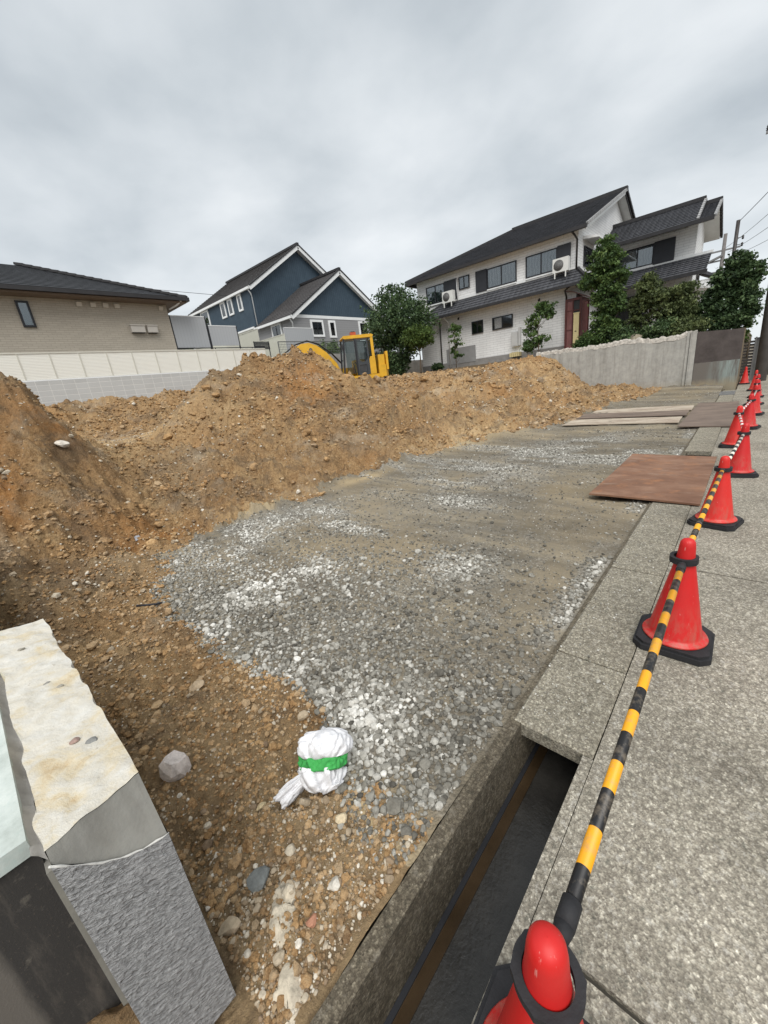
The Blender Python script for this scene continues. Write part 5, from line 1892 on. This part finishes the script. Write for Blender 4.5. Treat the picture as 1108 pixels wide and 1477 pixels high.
gable_roof(24.6, F2-.001, 5.26, 7.14, 10.52, 'front_roof')
gable_roof(F2-.4, 41.3, 5.30, 10.02, 13.46, 'upper_roof')
FB = Face('-y', F1)
for a, b_, z0, z1 in ((20.6, 21.85, 5.80, 6.98), (22.38, 23.10, 5.74, 6.98), (25.72, 26.9, 5.5, 7.02)):
    o = window(bh, O_, FB, a, b_, z0, z1, WHITE, CURT_X if a < 25 else simple('pale_grey_curtain', (.33, .35, .35), .8, .1, 3), (.5,) if b_-a > 1 else (), .15)
FS = Face('-x', 19.1)
window(bh, O_, FS, 26.4, 27.7, 6.05, 7.02, WHITE, CURT_X, (.5,), .13)
FU = Face('-x', 18.9)
for a, b_ in ((30.7, 31.35), (32.2, 32.95), (33.4, 34.2), (36.5, 38.0)):
    window(bh, O_, FU, a, b_, 8.68 if a < 35 else 8.4, 9.88, WHITE, CURT_X, (), .13)

# ------------------------------------------------------------------ rear concrete wall with mesh fence
tag(MB().box((13.61, 19.45, .2), (24, 19.62, 3.95), concrete_mat('grey_rear_concrete', (.30, .30, .30), (.20, .20, .20))).build('concrete_wall', None, (18, 19.5, .2), (18, 19.5, .2)), 'plain grey concrete wall behind the excavator and the dark tree', 'wall')
O_ = (18, 19.53, 3.95)
mf = empty('mesh_fence', O_, 'thin grey mesh fence on the concrete wall behind the excavator', 'fence')
GRM = simple('grey_wire', (.14, .15, .15), .5, .1, 3)
for x in np.arange(13.7, 23.9, 1.7):
    mb = MB()
    mb.box((x-.025, 19.51, 3.951), (x+.025, 19.55, 4.68), GRM)
    mb.build('post', mf, O_)
mb = MB()
for z in np.arange(4.0, 4.68, .13):
    bar(mb, (13.7, 19.505, z), (23.9, 19.505, z), .012, .014, GRM)
bar(mb, (13.7, 19.50, 4.67), (23.9, 19.50, 4.67), .03, .035, GRM)
for x in np.arange(13.7, 23.9, .10):
    mb.box((x-.004, 19.511, 3.97), (x+.004, 19.519, 4.67), GRM)
mb.build('mesh', mf, O_)

# ------------------------------------------------------------------ excavator
YEL = simple('yellow_machine_paint', (.62, .345, .022), .45, .12, 4, .03, 40, spec=.4)
DGR = simple('dark_grey_machine', (.045, .05, .055), .5, .2, 5)
TRK = simple('muddy_track', (.07, .055, .04), .9, .3, 8, .5, 40)
CHR = simple('steel_rod', (.45, .45, .45), .25, .1, 4, metal=.8)
EX = (13.95, 13.75, 1.42)
ex = empty('excavator', EX, 'yellow mini excavator working behind the heap of earth', 'excavator', None, math.radians(146))


def rbox(mb, a, b_, mat, r=.06):
    """box with chamfered upright edges"""
    (x0, y0, z0), (x1, y1, z1) = a, b_
    mb.prism([(x0+r, y0), (x1-r, y0), (x1, y0+r), (x1, y1-r), (x1-r, y1), (x0+r, y1), (x0, y1-r), (x0, y0+r)], 'z', z0, z1, mat)


for y in (-.78, .78):
    mb = MB()
    prof = []
    for k in range(17):
        a = math.pi/2+math.pi*k/16
        prof.append((-.95+.27*math.cos(a), .27+.27*math.sin(a)))
    for k in range(17):
        a = -math.pi/2+math.pi*k/16
        prof.append((.95+.27*math.cos(a), .27+.27*math.sin(a)))
    mb.prism(prof, 'y', y-.2, y+.2, TRK)
    for k in range(26):
        x = -1.0+2.0*k/25
        mb.box((x-.02, y-.205, .54), (x+.02, y+.205, .57), TRK)
    tr = mb.build('track', ex)
    mb = MB()
    for x in (-.95, -.45, 0, .45, .95):
        mb.tube([(x, y-.215, .27), (x, y+.215, .27)], .19 if abs(x) > .9 else .11, DGR, 16)
    mb.build('wheel', tr)
mb = MB()
mb.box((-.5, -.6, .28), (.5, .6, .5), DGR)
mb.tube([(0, 0, .5), (0, 0, .68)], .5, DGR, 24)
mb.box((1.15, -.95, .12), (1.3, .95, .48), YEL)
mb.build('undercarriage', ex)
mb = MB()
rbox(mb, (-.95, -.9, .68), (.95, .9, .86), YEL, .1)
mb.prism([(-1.22, -.55), (-1.05, -.85), (-.7, -.93), (-.7, .93), (-1.05, .85), (-1.22, .55)], 'z', .72, 1.22, YEL)
mb.prism([(-1.16, -.53), (-1.02, -.8), (-.72, -.88), (-.72, .88), (-1.02, .8), (-1.16, .53)], 'z', 1.221, 1.66, YEL)
mb.build('upper_body', ex)
mb = MB()
rbox(mb, (-.70, -.9, .861), (.2, -.1, 1.60), YEL, .08)
rbox(mb, (.2, -.9, .861), (.9, -.35, 1.30), YEL, .08)
mb.build('engine_hood', ex)
mb = MB()
mb.box((-1.20, .55, 1.0), (-1.1, .80, 1.78), YEL)
mb.build('side_column', ex)
# cab
mt_, g_, b__ = matgraph('tinted_cab_glass', .06, .5)
g_.t.nodes.clear()
mx_ = g_.n('ShaderNodeMixShader', {0: g_.math('ADD', g_.n('ShaderNodeFresnel', {0: 1.35}).outputs[0], .0), 1: g_.n('ShaderNodeBsdfTransparent', {0: (.66, .72, .72, 1)}).outputs[0], 2: g_.n('ShaderNodeBsdfGlossy', {0: (.8, .85, .88, 1), 'Roughness': .05}).outputs[0]})
g_.n('ShaderNodeOutputMaterial', {0: mx_.outputs[0]})
CABG = mt_
y0, y1 = .02, .90
mb = MB()
roofp = [(-.55, 2.42), (.72, 2.42), (.80, 2.47), (.74, 2.55), (-.50, 2.55), (-.60, 2.50)]
mb.prism(roofp, 'y', y0-.01, y1+.01, YEL)
for y in (y0, y1-.07):
    mb.prism([(-.58, .87), (-.46, .87), (-.44, 2.42), (-.56, 2.42)], 'y', y, y+.07, YEL)
mb.prism([(-.58, .87), (-.20, .87), (-.20, 1.28), (-.36, 1.62), (-.46, 1.62), (-.58, 1.5)], 'y', y1-.06, y1+.012, YEL)
cb = mb.build('cab', ex)
mb = MB()
for y in (y0, y1-.05):
    mb.prism([(.86, .87), (.93, .87), (.78, 2.42), (.71, 2.42)], 'y', y, y+.05, BLACKM)
mb.box((.24, y1-.05, .87), (.30, y1+.004, 2.42), BLACKM)
mb.box((.86, y0, .87), (.93, y1, .95), BLACKM)
mb.build('cab_frame', cb)
mb = MB()
# door: frame with rounded lower window and a lower window
mb.box((-.30, y1-.02, .88), (-.235, y1+.02, 2.38), DGR)
mb.box((.175, y1-.02, .88), (.235, y1+.02, 2.38), DGR)
mb.box((-.234, y1-.02, 2.32), (.174, y1+.02, 2.38), DGR)
arcp = [(-.234, 1.62)]+[(-.03+.20*math.cos(math.pi+math.pi*k/12), 1.62-.20*abs(math.sin(math.pi*k/12))) for k in range(13)]+[(.174, 1.62), (.174, 1.30), (-.234, 1.30)]
mb.prism(arcp, 'y', y1-.02, y1+.02, DGR)
mb.box((-.234, y1-.02, .88), (.174, y1+.02, .98), DGR)
mb.box((-.234, y1-.02, .981), (-.17, y1+.02, 1.299), DGR)
dr = mb.build('cab_door', cb)
mb = MB()
mb.box((-.16, y1-.004, .99), (.172, y1+.002, 1.298), DCUR)
mb.box((-.232, y1-.006, 1.40), (.172, y1-.001, 2.318), CABG)
mb.build('door_glass', dr)
mb = MB()
mb.box((-.43, y1-.03, 1.62), (-.31, y1-.025, 2.40), CABG)
mb.box((.31, y1-.03, .96), (.74, y1-.025, 2.40), CABG)
mb.add([(.90, y0+.05, .96), (.90, y1-.05, .96), (.755, y1-.05, 2.4), (.755, y0+.05, 2.4)], [(0, 1, 2, 3)], CABG)
mb.box((-.57, y0+.07, 1.6), (-.565, y1-.07, 2.4), CABG)
mb.build('cab_glass', cb)
mb = MB()
mb.box((-.35, .28, .9), (.12, .68, 1.28), BLACKM)
mb.box((-.38, .28, 1.28), (-.22, .68, 1.85), BLACKM)
mb.box((-.36, .36, 1.86), (-.26, .60, 2.05), BLACKM)
mb.build('seat', cb)
for y in (.18, .78):
    mb = MB()
    mb.tube([(.25, y, .9), (.28, y, 1.35), (.33, y, 1.45)], .02, BLACKM, 6)
    mb.build('control_lever', cb)
mb = MB()
mb.box((.1, .3, 2.551), (.34, .55, 2.72), simple('orange_red_beacon', (.36, .075, .035), .5, .15, 9))
mb.box((.13, .33, 2.721), (.31, .52, 2.75), BLACKM)
mb.build('beacon', cb)
mb = MB()
mb.tube([(.82, .95, 2.0), (.88, 1.08, 2.05)], .012, BLACKM, 6)
mb.box((.86, 1.0, 1.95), (.90, 1.16, 2.2), BLACKM)
mb.build('mirror', cb)
# boom: knee-shaped plate section
top = [(.85, 1.05), (1.05, 1.55), (1.45, 2.05), (1.85, 2.38), (2.2, 2.52), (2.55, 2.50), (3.05, 2.25), (3.6, 1.85)]
bot = [(3.52, 1.68), (2.95, 1.95), (2.5, 2.05), (2.2, 1.98), (1.9, 1.82), (1.55, 1.45), (1.28, 1.1), (1.1, .9), (.9, .88)]
mb = MB()
mb.prism(top+bot, 'y', -.27, -.03, YEL)
for x, z in ((2.15, 2.22), (1.0, 1.0), (3.5, 1.78)):
    mb.tube([(x, -.31, z), (x, .01, z)], .075, DGR, 14)
bm = mb.build('boom', ex)
mb = MB()
for k in range(3):
    mb.tube([(.8, -.26+k*.1, 1.5), (1.2, -.26+k*.1, 1.98), (1.75, -.26+k*.1, 2.44), (2.25, -.26+k*.1, 2.62), (2.8, -.26+k*.1, 2.50), (3.3, -.26+k*.1, 2.2), (3.6, -.26+k*.1, 2.0)], .022, BLACKM if k != 1 else RUB, 6)
mb.build('hose', bm)
mb = MB()
mb.tube([(1.25, .03, .95), (1.75, .03, 1.55)], .06, DGR, 12)
mb.tube([(1.75, .03, 1.55), (2.15, .03, 2.22)], .032, CHR, 10)
mb.build('lift_cylinder', bm)
mb = MB()
mb.prism([(3.30, 1.95), (3.75, 2.05), (3.72, 1.7), (3.35, .55), (3.2, .55), (3.3, 1.5)], 'y', -.26, -.04, YEL)
mb.build('arm', ex)
mb = MB()
mb.prism([(3.4, .62), (3.15, .6), (2.85, .35), (2.8, .1), (2.95, -.1), (3.1, -.12), (2.98, .1), (3.05, .3), (3.3, .42)], 'y', -.5, .2, DGR)
mb.build('bucket', ex)

# ------------------------------------------------------------------ trees and shrubs
BARK = simple('grey_bark', (.12, .095, .07), .9, .3, 10, .6, 40)


def crown_mesh(name, root, blobs, n, leaf, mat, seed, gap=.5, droop=.3, aspect=1.6):
    """leaf faces gathered in sprays through the crown's volume; blobs are (x, y, z, rx, ry, rz) in local space"""
    rg = np.random.default_rng(seed)
    blobs = np.array(blobs, float)
    vol = np.prod(blobs[:, 3:], 1)**.75
    nc = max(10, n//26)                     # sprays
    bi = rg.choice(len(blobs), nc, p=vol/vol.sum())
    d = rg.normal(size=(nc, 3))
    d /= np.linalg.norm(d, axis=1)[:, None]
    rad = rg.uniform(.25, 1.06, nc)**.55
    c = blobs[bi, :3]+d*rad[:, None]*blobs[bi, 3:]
    tone = np.clip(rg.normal(.45, .24, nc), 0, 1)
    per = 26
    sp = (blobs[bi, 3:].mean(1)*gap*.42)[:, None, None]
    p = c[:, None, :]+rg.normal(size=(nc, per, 3))*sp*np.array([1, 1, .62])+d[:, None, :]*np.abs(rg.normal(size=(nc, per, 1)))*sp*.5
    p = p.reshape(-1, 3)
    tn = np.repeat(tone, per)+rg.normal(0, .14, nc*per)
    m_ = len(p)
    ax = rg.normal(size=(m_, 3))+np.repeat(d, per, 0)*.7
    ax[:, 2] -= droop
    ax /= np.linalg.norm(ax, axis=1)[:, None]
    sd = np.cross(ax, rg.normal(size=(m_, 3)))
    sd /= np.linalg.norm(sd, axis=1)[:, None]
    nn = np.cross(ax, sd)
    L = leaf*rg.uniform(.6, 1.35, (m_, 1))
    w_ = L/aspect*.5
    v = np.stack([p-ax*L*.5, p+sd*w_+nn*L*.12, p+ax*L*.5, p-sd*w_+nn*L*.12], 1).reshape(-1, 3)
    f = np.arange(m_*4).reshape(-1, 4)
    return mesh_np(name, v, f, mat, {'rnd': np.repeat(np.clip(tn, 0, 1), 4)}, parent=root), c


def tree(name, loc, label, cat, blobs, n, leaf, mat, seed, trunk=.06, base=(0, 0, 0), lean=(0, 0), group=None, gap=.5, droop=.3, aspect=1.6, limbs=16):
    root = empty(name, loc, label, cat, group)
    o, c = crown_mesh('crown', root, blobs, n, leaf, mat, seed, gap, droop, aspect)
    rg = np.random.default_rng(seed+1)
    B = np.array(blobs)
    zt = B[:, 2].max()
    xc, yc = (B[:, 0]*B[:, 3]).sum()/B[:, 3].sum(), (B[:, 1]*B[:, 3]).sum()/B[:, 3].sum()
    mb = MB()
    P = [Vector((xc*k*k+.06*math.sin(k*5+seed), yc*k*k+.06*math.cos(k*4+seed), zt*k-.08*(1-k))) for k in (0, .2, .4, .6, .8, 1)]
    P[0] = Vector((0, 0, -.55))
    mb.tube(P, [trunk, trunk*.85, trunk*.7, trunk*.5, trunk*.33, trunk*.15], BARK, 9)
    tr = mb.build('trunk', root)
    mb = MB()
    for i in rg.choice(len(c), min(limbs, len(c)), replace=False):
        e = Vector(c[i])
        k = np.clip(e.z/zt-.22, .12, .85)*5
        j = int(min(4, k))
        s0 = P[j].lerp(P[j+1], k-j)
        mid_ = s0.lerp(e, .5)+Vector((0, 0, -.05))
        mb.tube([s0, mid_, e], [trunk*.38, trunk*.22, trunk*.06], BARK, 6)
    mb.build('limbs', tr)
    return root


LF_DARK = leaf_mat('dark_evergreen_leaf', (.020, .040, .016), (.058, .100, .040), (.125, .185, .075))
LF_MID = leaf_mat('mid_green_leaf', (.030, .056, .018), (.075, .130, .038), (.16, .23, .07))
LF_LIGHT = leaf_mat('light_green_leaf', (.040, .070, .014), (.085, .135, .030), (.150, .205, .052))
LF_OLIVE = leaf_mat('olive_green_leaf', (.038, .052, .020), (.095, .124, .046), (.18, .215, .085))

tree('evergreen_tree', (21.0, 16.9, 2.35), 'large round dark evergreen tree left of the white house', 'tree',
     [(0, 0, 3.2, 1.7, 1.75, 1.35), (.1, 1.1, 2.7, 1.2, 1.25, 1.1), (-.1, -1.3, 2.8, 1.2, 1.15, 1.0), (0, .2, 4.2, 1.0, 1.1, .8), (0, .2, 1.3, .9, 1.0, .9), (0, -.9, 1.6, .8, .8, .8)], 15000, .16, LF_DARK, 31, .11, gap=.42)
tree('shrub', (20.3, 14.9, 2.3), 'bright green rounded shrub in front of the large evergreen', 'shrub',
     [(0, 0, 2.0, .75, .85, .55), (0, .35, 1.75, .5, .55, .5), (0, -.45, 1.8, .5, .5, .45)], 5000, .12, LF_LIGHT, 32, .05, gap=.45, group='garden shrubs')
tree('shrub', (20.6, 17.6, 2.3), 'dark bushy shrub at the foot of the large evergreen', 'shrub',
     [(0, 0, .6, .7, 1.1, .7), (0, 1.1, .5, .5, .6, .6), (0, -.9, .5, .5, .6, .5)], 5000, .13, LF_DARK, 33, .04, gap=.45, group='garden shrubs')
tree('sapling', (22.0, 13.45, 2.5), 'thin sparse sapling by the white pipe on the house wall', 'tree',
     [(0, 0, 1.8, .28, .30, .35), (0, -.1, 1.2, .25, .30, .25), (0, .1, .75, .2, .25, .2), (0, -.15, .35, .2, .22, .15), (0, .1, 2.05, .15, .15, .2)], 760, .15, LF_MID, 34, .025, gap=.7, group='saplings against the white house', limbs=14)
tree('sapling', (22.0, 8.42, 2.45), 'taller leafy sapling in front of the meter box and lower wall', 'tree',
     [(0, -.35, 1.85, .35, .40, .35), (0, .1, 1.5, .3, .40, .3), (0, .35, 1.15, .3, .38, .3), (0, -.3, .8, .3, .4, .3), (0, .2, .5, .25, .4, .2), (0, -.1, 2.2, .25, .25, .2)], 1700, .15, LF_MID, 35, .03, gap=.7, group='saplings against the white house', limbs=20)
tree('shrub', (22.0, 8.95, 2.5), 'tiny round bush at the foot of the taller sapling', 'shrub', [(0, 0, .3, .3, .33, .28)], 900, .10, LF_MID, 36, .02, gap=.5, group='garden shrubs')
tree('conifer_tree', (22.6, 5.5, 2.25), 'tall irregular conical evergreen at the corner of the white house', 'tree',
     [(0, 0.1, 4.15, 0.464, 0.488, 0.512), (0, 0.1, 3.65, 0.61, 0.671, 0.464), (0, 0.45, 3.05, 0.61, 0.634, 0.39), (0, -0.22, 2.85, 0.61, 0.61, 0.39), (0, -0.05, 2.15, 0.61, 0.671, 0.488), (0, -0.42, 1.75, 0.427, 0.464, 0.317), (0, 0.12, 1.2, 0.549, 0.561, 0.439), (0, -0.25, 0.75, 0.61, 0.61, 0.439), (0, 0.45, 0.4, 0.488, 0.512, 0.39)], 16200, .14, LF_MID, 37, .08, gap=.38)
tree('broadleaf_tree', (22.5, 3.72, 2.25), 'small broadleaf tree with a pale forked trunk above the broken wall edge', 'tree',
     [(0, 0.1, 2.25, 0.439, 0.415, 0.439), (0, -0.12, 1.85, 0.488, 0.512, 0.439), (0, 0.36, 1.5, 0.39, 0.39, 0.366), (0, -0.35, 1.2, 0.342, 0.342, 0.305), (0, 0.32, 0.85, 0.366, 0.439, 0.305)], 7279, .12, LF_OLIVE, 38, .055, gap=.42)
tree('broadleaf_tree', (22.9, 2.66, 2.25), 'yellowish green bushy tree between the forked tree and the big evergreen', 'tree',
     [(0, -0.05, 1.68, 0.504, 0.504, 0.48), (0, 0.18, 1.1, 0.504, 0.504, 0.48), (0, -0.26, 0.95, 0.432, 0.432, 0.432), (0, 0.05, 0.45, 0.54, 0.66, 0.408)], 8775, .12, LF_OLIVE, 39, .05, gap=.42)
tree('evergreen_tree', (23.3, 1.0, 2.25), 'big dense evergreen above the dark stained wall near the utility poles', 'tree',
     [(0, -0.15, 2.45, 0.479, 0.479, 0.433), (0, -0.42, 2.0, 0.513, 0.456, 0.456), (0, 0.15, 1.9, 0.57, 0.57, 0.479), (0, -0.42, 1.35, 0.513, 0.479, 0.479), (0, 0.35, 1.25, 0.57, 0.57, 0.479), (0, 0.65, 0.8, 0.513, 0.547, 0.41), (0, -0.4, 0.75, 0.57, 0.547, 0.479), (0, 0.2, 0.4, 0.627, 0.912, 0.388)], 16875, .14, LF_DARK, 40, .08, gap=.4)
tree('shrub', (23.6, .2, 1.6), 'bright green shrub spilling beside the utility pole', 'shrub', [(0, .30, .62, .34, .32, .34), (0, .42, .3, .32, .3, .3)], 2200, .12, LF_LIGHT, 41, .03, gap=.45, group='garden shrubs')
for i, (s0, t0, sz_, lb, mt) in enumerate(((22.2, 4.5, .5, 'low dark shrub behind the broken edge left of the boulder', LF_DARK), (22.3, 3.2, .55, 'low dark shrub under the forked tree on the wall top', LF_DARK), (22.2, 2.2, .5, 'low olive shrub at the wall top next to the dark wall', LF_OLIVE), (22.7, 4.75, .6, 'dark shrub right of the tall conical evergreen', LF_DARK), (22.3, 6.0, .55, 'low shrub at the foot of the tall conical evergreen', LF_MID), (21.4, 17.9, .5, 'spiky shrub at the rear wall left of the evergreen', LF_DARK), (22.3, 15.0, .3, 'low spiky plant by the house foot right of the bright shrub', LF_DARK))):
    tree('shrub', (s0, t0, 2.2), lb, 'shrub', [(0, 0, .35*sz_*2, sz_, sz_, sz_*.7), (0, .35*sz_*2, .3*sz_*2, sz_*.6, sz_*.7, sz_*.55)], 2600, .11, mt, 50+i, .025, gap=.5, group='garden shrubs')
tree('shrub', (18.4, 21.0, 3.3), 'dark bush behind the mesh fence left of the excavator cab', 'shrub', [(0, 0, .8, .8, .5, .75), (-.6, 0, .6, .5, .5, .6), (.5, 0, .9, .5, .5, .6)], 5000, .13, LF_MID, 61, .04, gap=.45, group='garden shrubs')
tree('distant_tree', (17.5, 42, 3.3), 'distant tree top showing above the grey screens', 'tree', [(0, 0, 5.2, 2.0, 1.5, 1.5), (1.6, 0, 4.9, 1.2, 1.2, 1.2), (-1.5, 0, 4.6, 1.2, 1, 1.1)], 4000, .3, LF_MID, 62, .15, gap=.45)
rk = rock(21.85, 4.1, .32, (.23, .20, .15), 'mossy brown garden boulder on top of the retaining wall', .75, (1, 1.2, .9), 21)
rk.location.z = 2.40

# ------------------------------------------------------------------ poles, wires and the gate at the far end
POLEC = simple('weathered_concrete_pole', (.145, .135, .13), .85, .18, 3, .3, 40)
GALV = simple('galvanised_steel', (.22, .22, .22), .5, .15, 5, metal=.3)
up_ = empty('utility_pole', (24.4, -.36, 0), 'thick grey concrete utility pole at the right edge beyond the cones', 'utility pole')
mb = MB()
mb.tube([(0, 0, -.5), (0, .22, 11.5)], [.21, .14], POLEC, 20)
mb.build('pole', up_)
mb = MB()
bar(mb, (0, -1.1, 9.2), (0, 1.05, 9.2), .09, .09, GALV)
bar(mb, (0, -1.1, 10.2), (0, 1.05, 10.2), .09, .09, GALV)
mb.build('crossarm', up_)
for y in (1.0, .5, -.6):
    for z in (9.25, 10.25):
        mb = MB()
        mb.lathe([(.02, 0), (.07, .03), (.035, .06), (.07, .09), (.035, .12), (.06, .15), (.01, .2)], DARKPIPE, 12, (0, y, z))
        mb.build('insulator', up_)
sp_ = empty('steel_pole', (24.2, 1.13, 2.2), 'slim dark steel pole rising out of the big evergreen', 'pole')
mb = MB()
mb.tube([(0, 0, 0), (0, 0, 4.25)], .065, DARKPIPE, 12)
mb.build('pole', sp_)
for z in (3.6, 3.35):
    mb = MB()
    mb.tube([(0, -.06, z), (0, -.24, z)], .015, GALV, 6)
    mb.lathe([(.01, -.09), (.045, -.06), (.025, -.02), (.045, .02), (.01, .06)], DARKPIPE, 10, (0, -.22, z))
    mb.build('insulator', sp_)
fp = empty('utility_pole', (40, 2.45, 2), 'distant utility pole with crossarms right of the white house', 'utility pole')
mb = MB()
mb.tube([(0, 0, -2), (0, 0, 6.9)], [.17, .10], POLEC, 12)
mb.build('pole', fp)
mb = MB()
for z, h_ in ((5.9, .9), (5.3, .8), (4.6, .6)):
    bar(mb, (0, -h_, z), (0, h_, z), .09, .10, GALV)
bar(mb, (0, 0, 5.6), (0, 1.3, 5.15), .3, .12, GALV)
mb.build('crossarm', fp)


def wire(name, p, q, sag, r, label, group=None):
    p, q = Vector(p), Vector(q)
    pts = [p.lerp(q, k/14)-Vector((0, 0, sag*4*(k/14)*(1-k/14))) for k in range(15)]
    return tag(MB().tube(pts, r, BLACKM, 5).build(name), label, 'wire', group)


wire('overhead_wire', (24.2, 1.1, 6.40), (12, -3.2, 8.6), .25, .012, 'black cable from the slim steel pole up to the right', 'overhead wires')
wire('overhead_wire', (40, 2.4, 8.0), (10, -3.4, 7.4), .5, .012, 'thin cable from the distant pole past the slim steel pole', 'overhead wires')
wire('overhead_wire', (40, 2.0, 7.4), (10, -3.2, 5.2), .4, .012, 'lower thin cable from the distant pole sagging behind the big evergreen', 'overhead wires')
wire('overhead_wire', (40, 2.2, 7.7), (10, -3.4, 6.2), .4, .012, 'middle thin cable between the distant pole and the right edge', 'overhead wires')
wire('overhead_wire', (-6, 30, 10.3), (18.85, 32.5, 10.1), .25, .016, 'black cable running behind the beige roof to the blue house', 'overhead wires')

SLATD = simple('dark_louvre_metal', (.055, .050, .048), .6, .2, 4)
O_ = (24.6, .25, 0)
lg = empty('slatted_gate', O_, 'dark slatted gate past the stained wall at the far end', 'gate')
mb = MB()
for i in range(12):
    mb.box((24.5, .0, .25+i*.125), (24.54, .55, .34+i*.125), SLATD)
mb.build('slats', lg, O_)
for y in (-.02, .56):
    mb = MB()
    mb.box((24.44, y-.03, 0), (24.56, y+.03, 1.85), GALV if y < 0 else SLATD)
    mb.build('post', lg, O_)
mb = MB()
mb.box((25.2, -.16, 0), (25.45, .02, 1.75), GALV)
mb.box((25.17, -.19, 1.751), (25.48, .05, 1.82), SLATD)
tag(mb.build('gate_pillar'), 'slim grey gate pillar behind the dark slatted gate', 'pillar')
tag(MB().box((28, -6, -.3), (60, -.75, 2.1), simple('pale_far_wall', (.48, .47, .44), .9, .1, 2, .3, 20)).build('boundary_wall', None, (30, -3, 0), (30, -3, 0)), 'pale rendered wall beyond the utility pole at the right edge', 'wall')
# drain grate by the dark wall
mb = MB()
for i in range(10):
    mb.box((18.7+i*.13, .34, .0), (18.78+i*.13, .72, .03), GALV)
mb.box((18.66, .32, -.01), (20.0, .34, .034), GALV)
mb.box((18.66, .72, -.01), (20.0, .74, .034), GALV)
tag(mb.build('drain_grate'), 'grey steel grating set beside the far gutter lids near the dark wall', 'grate')
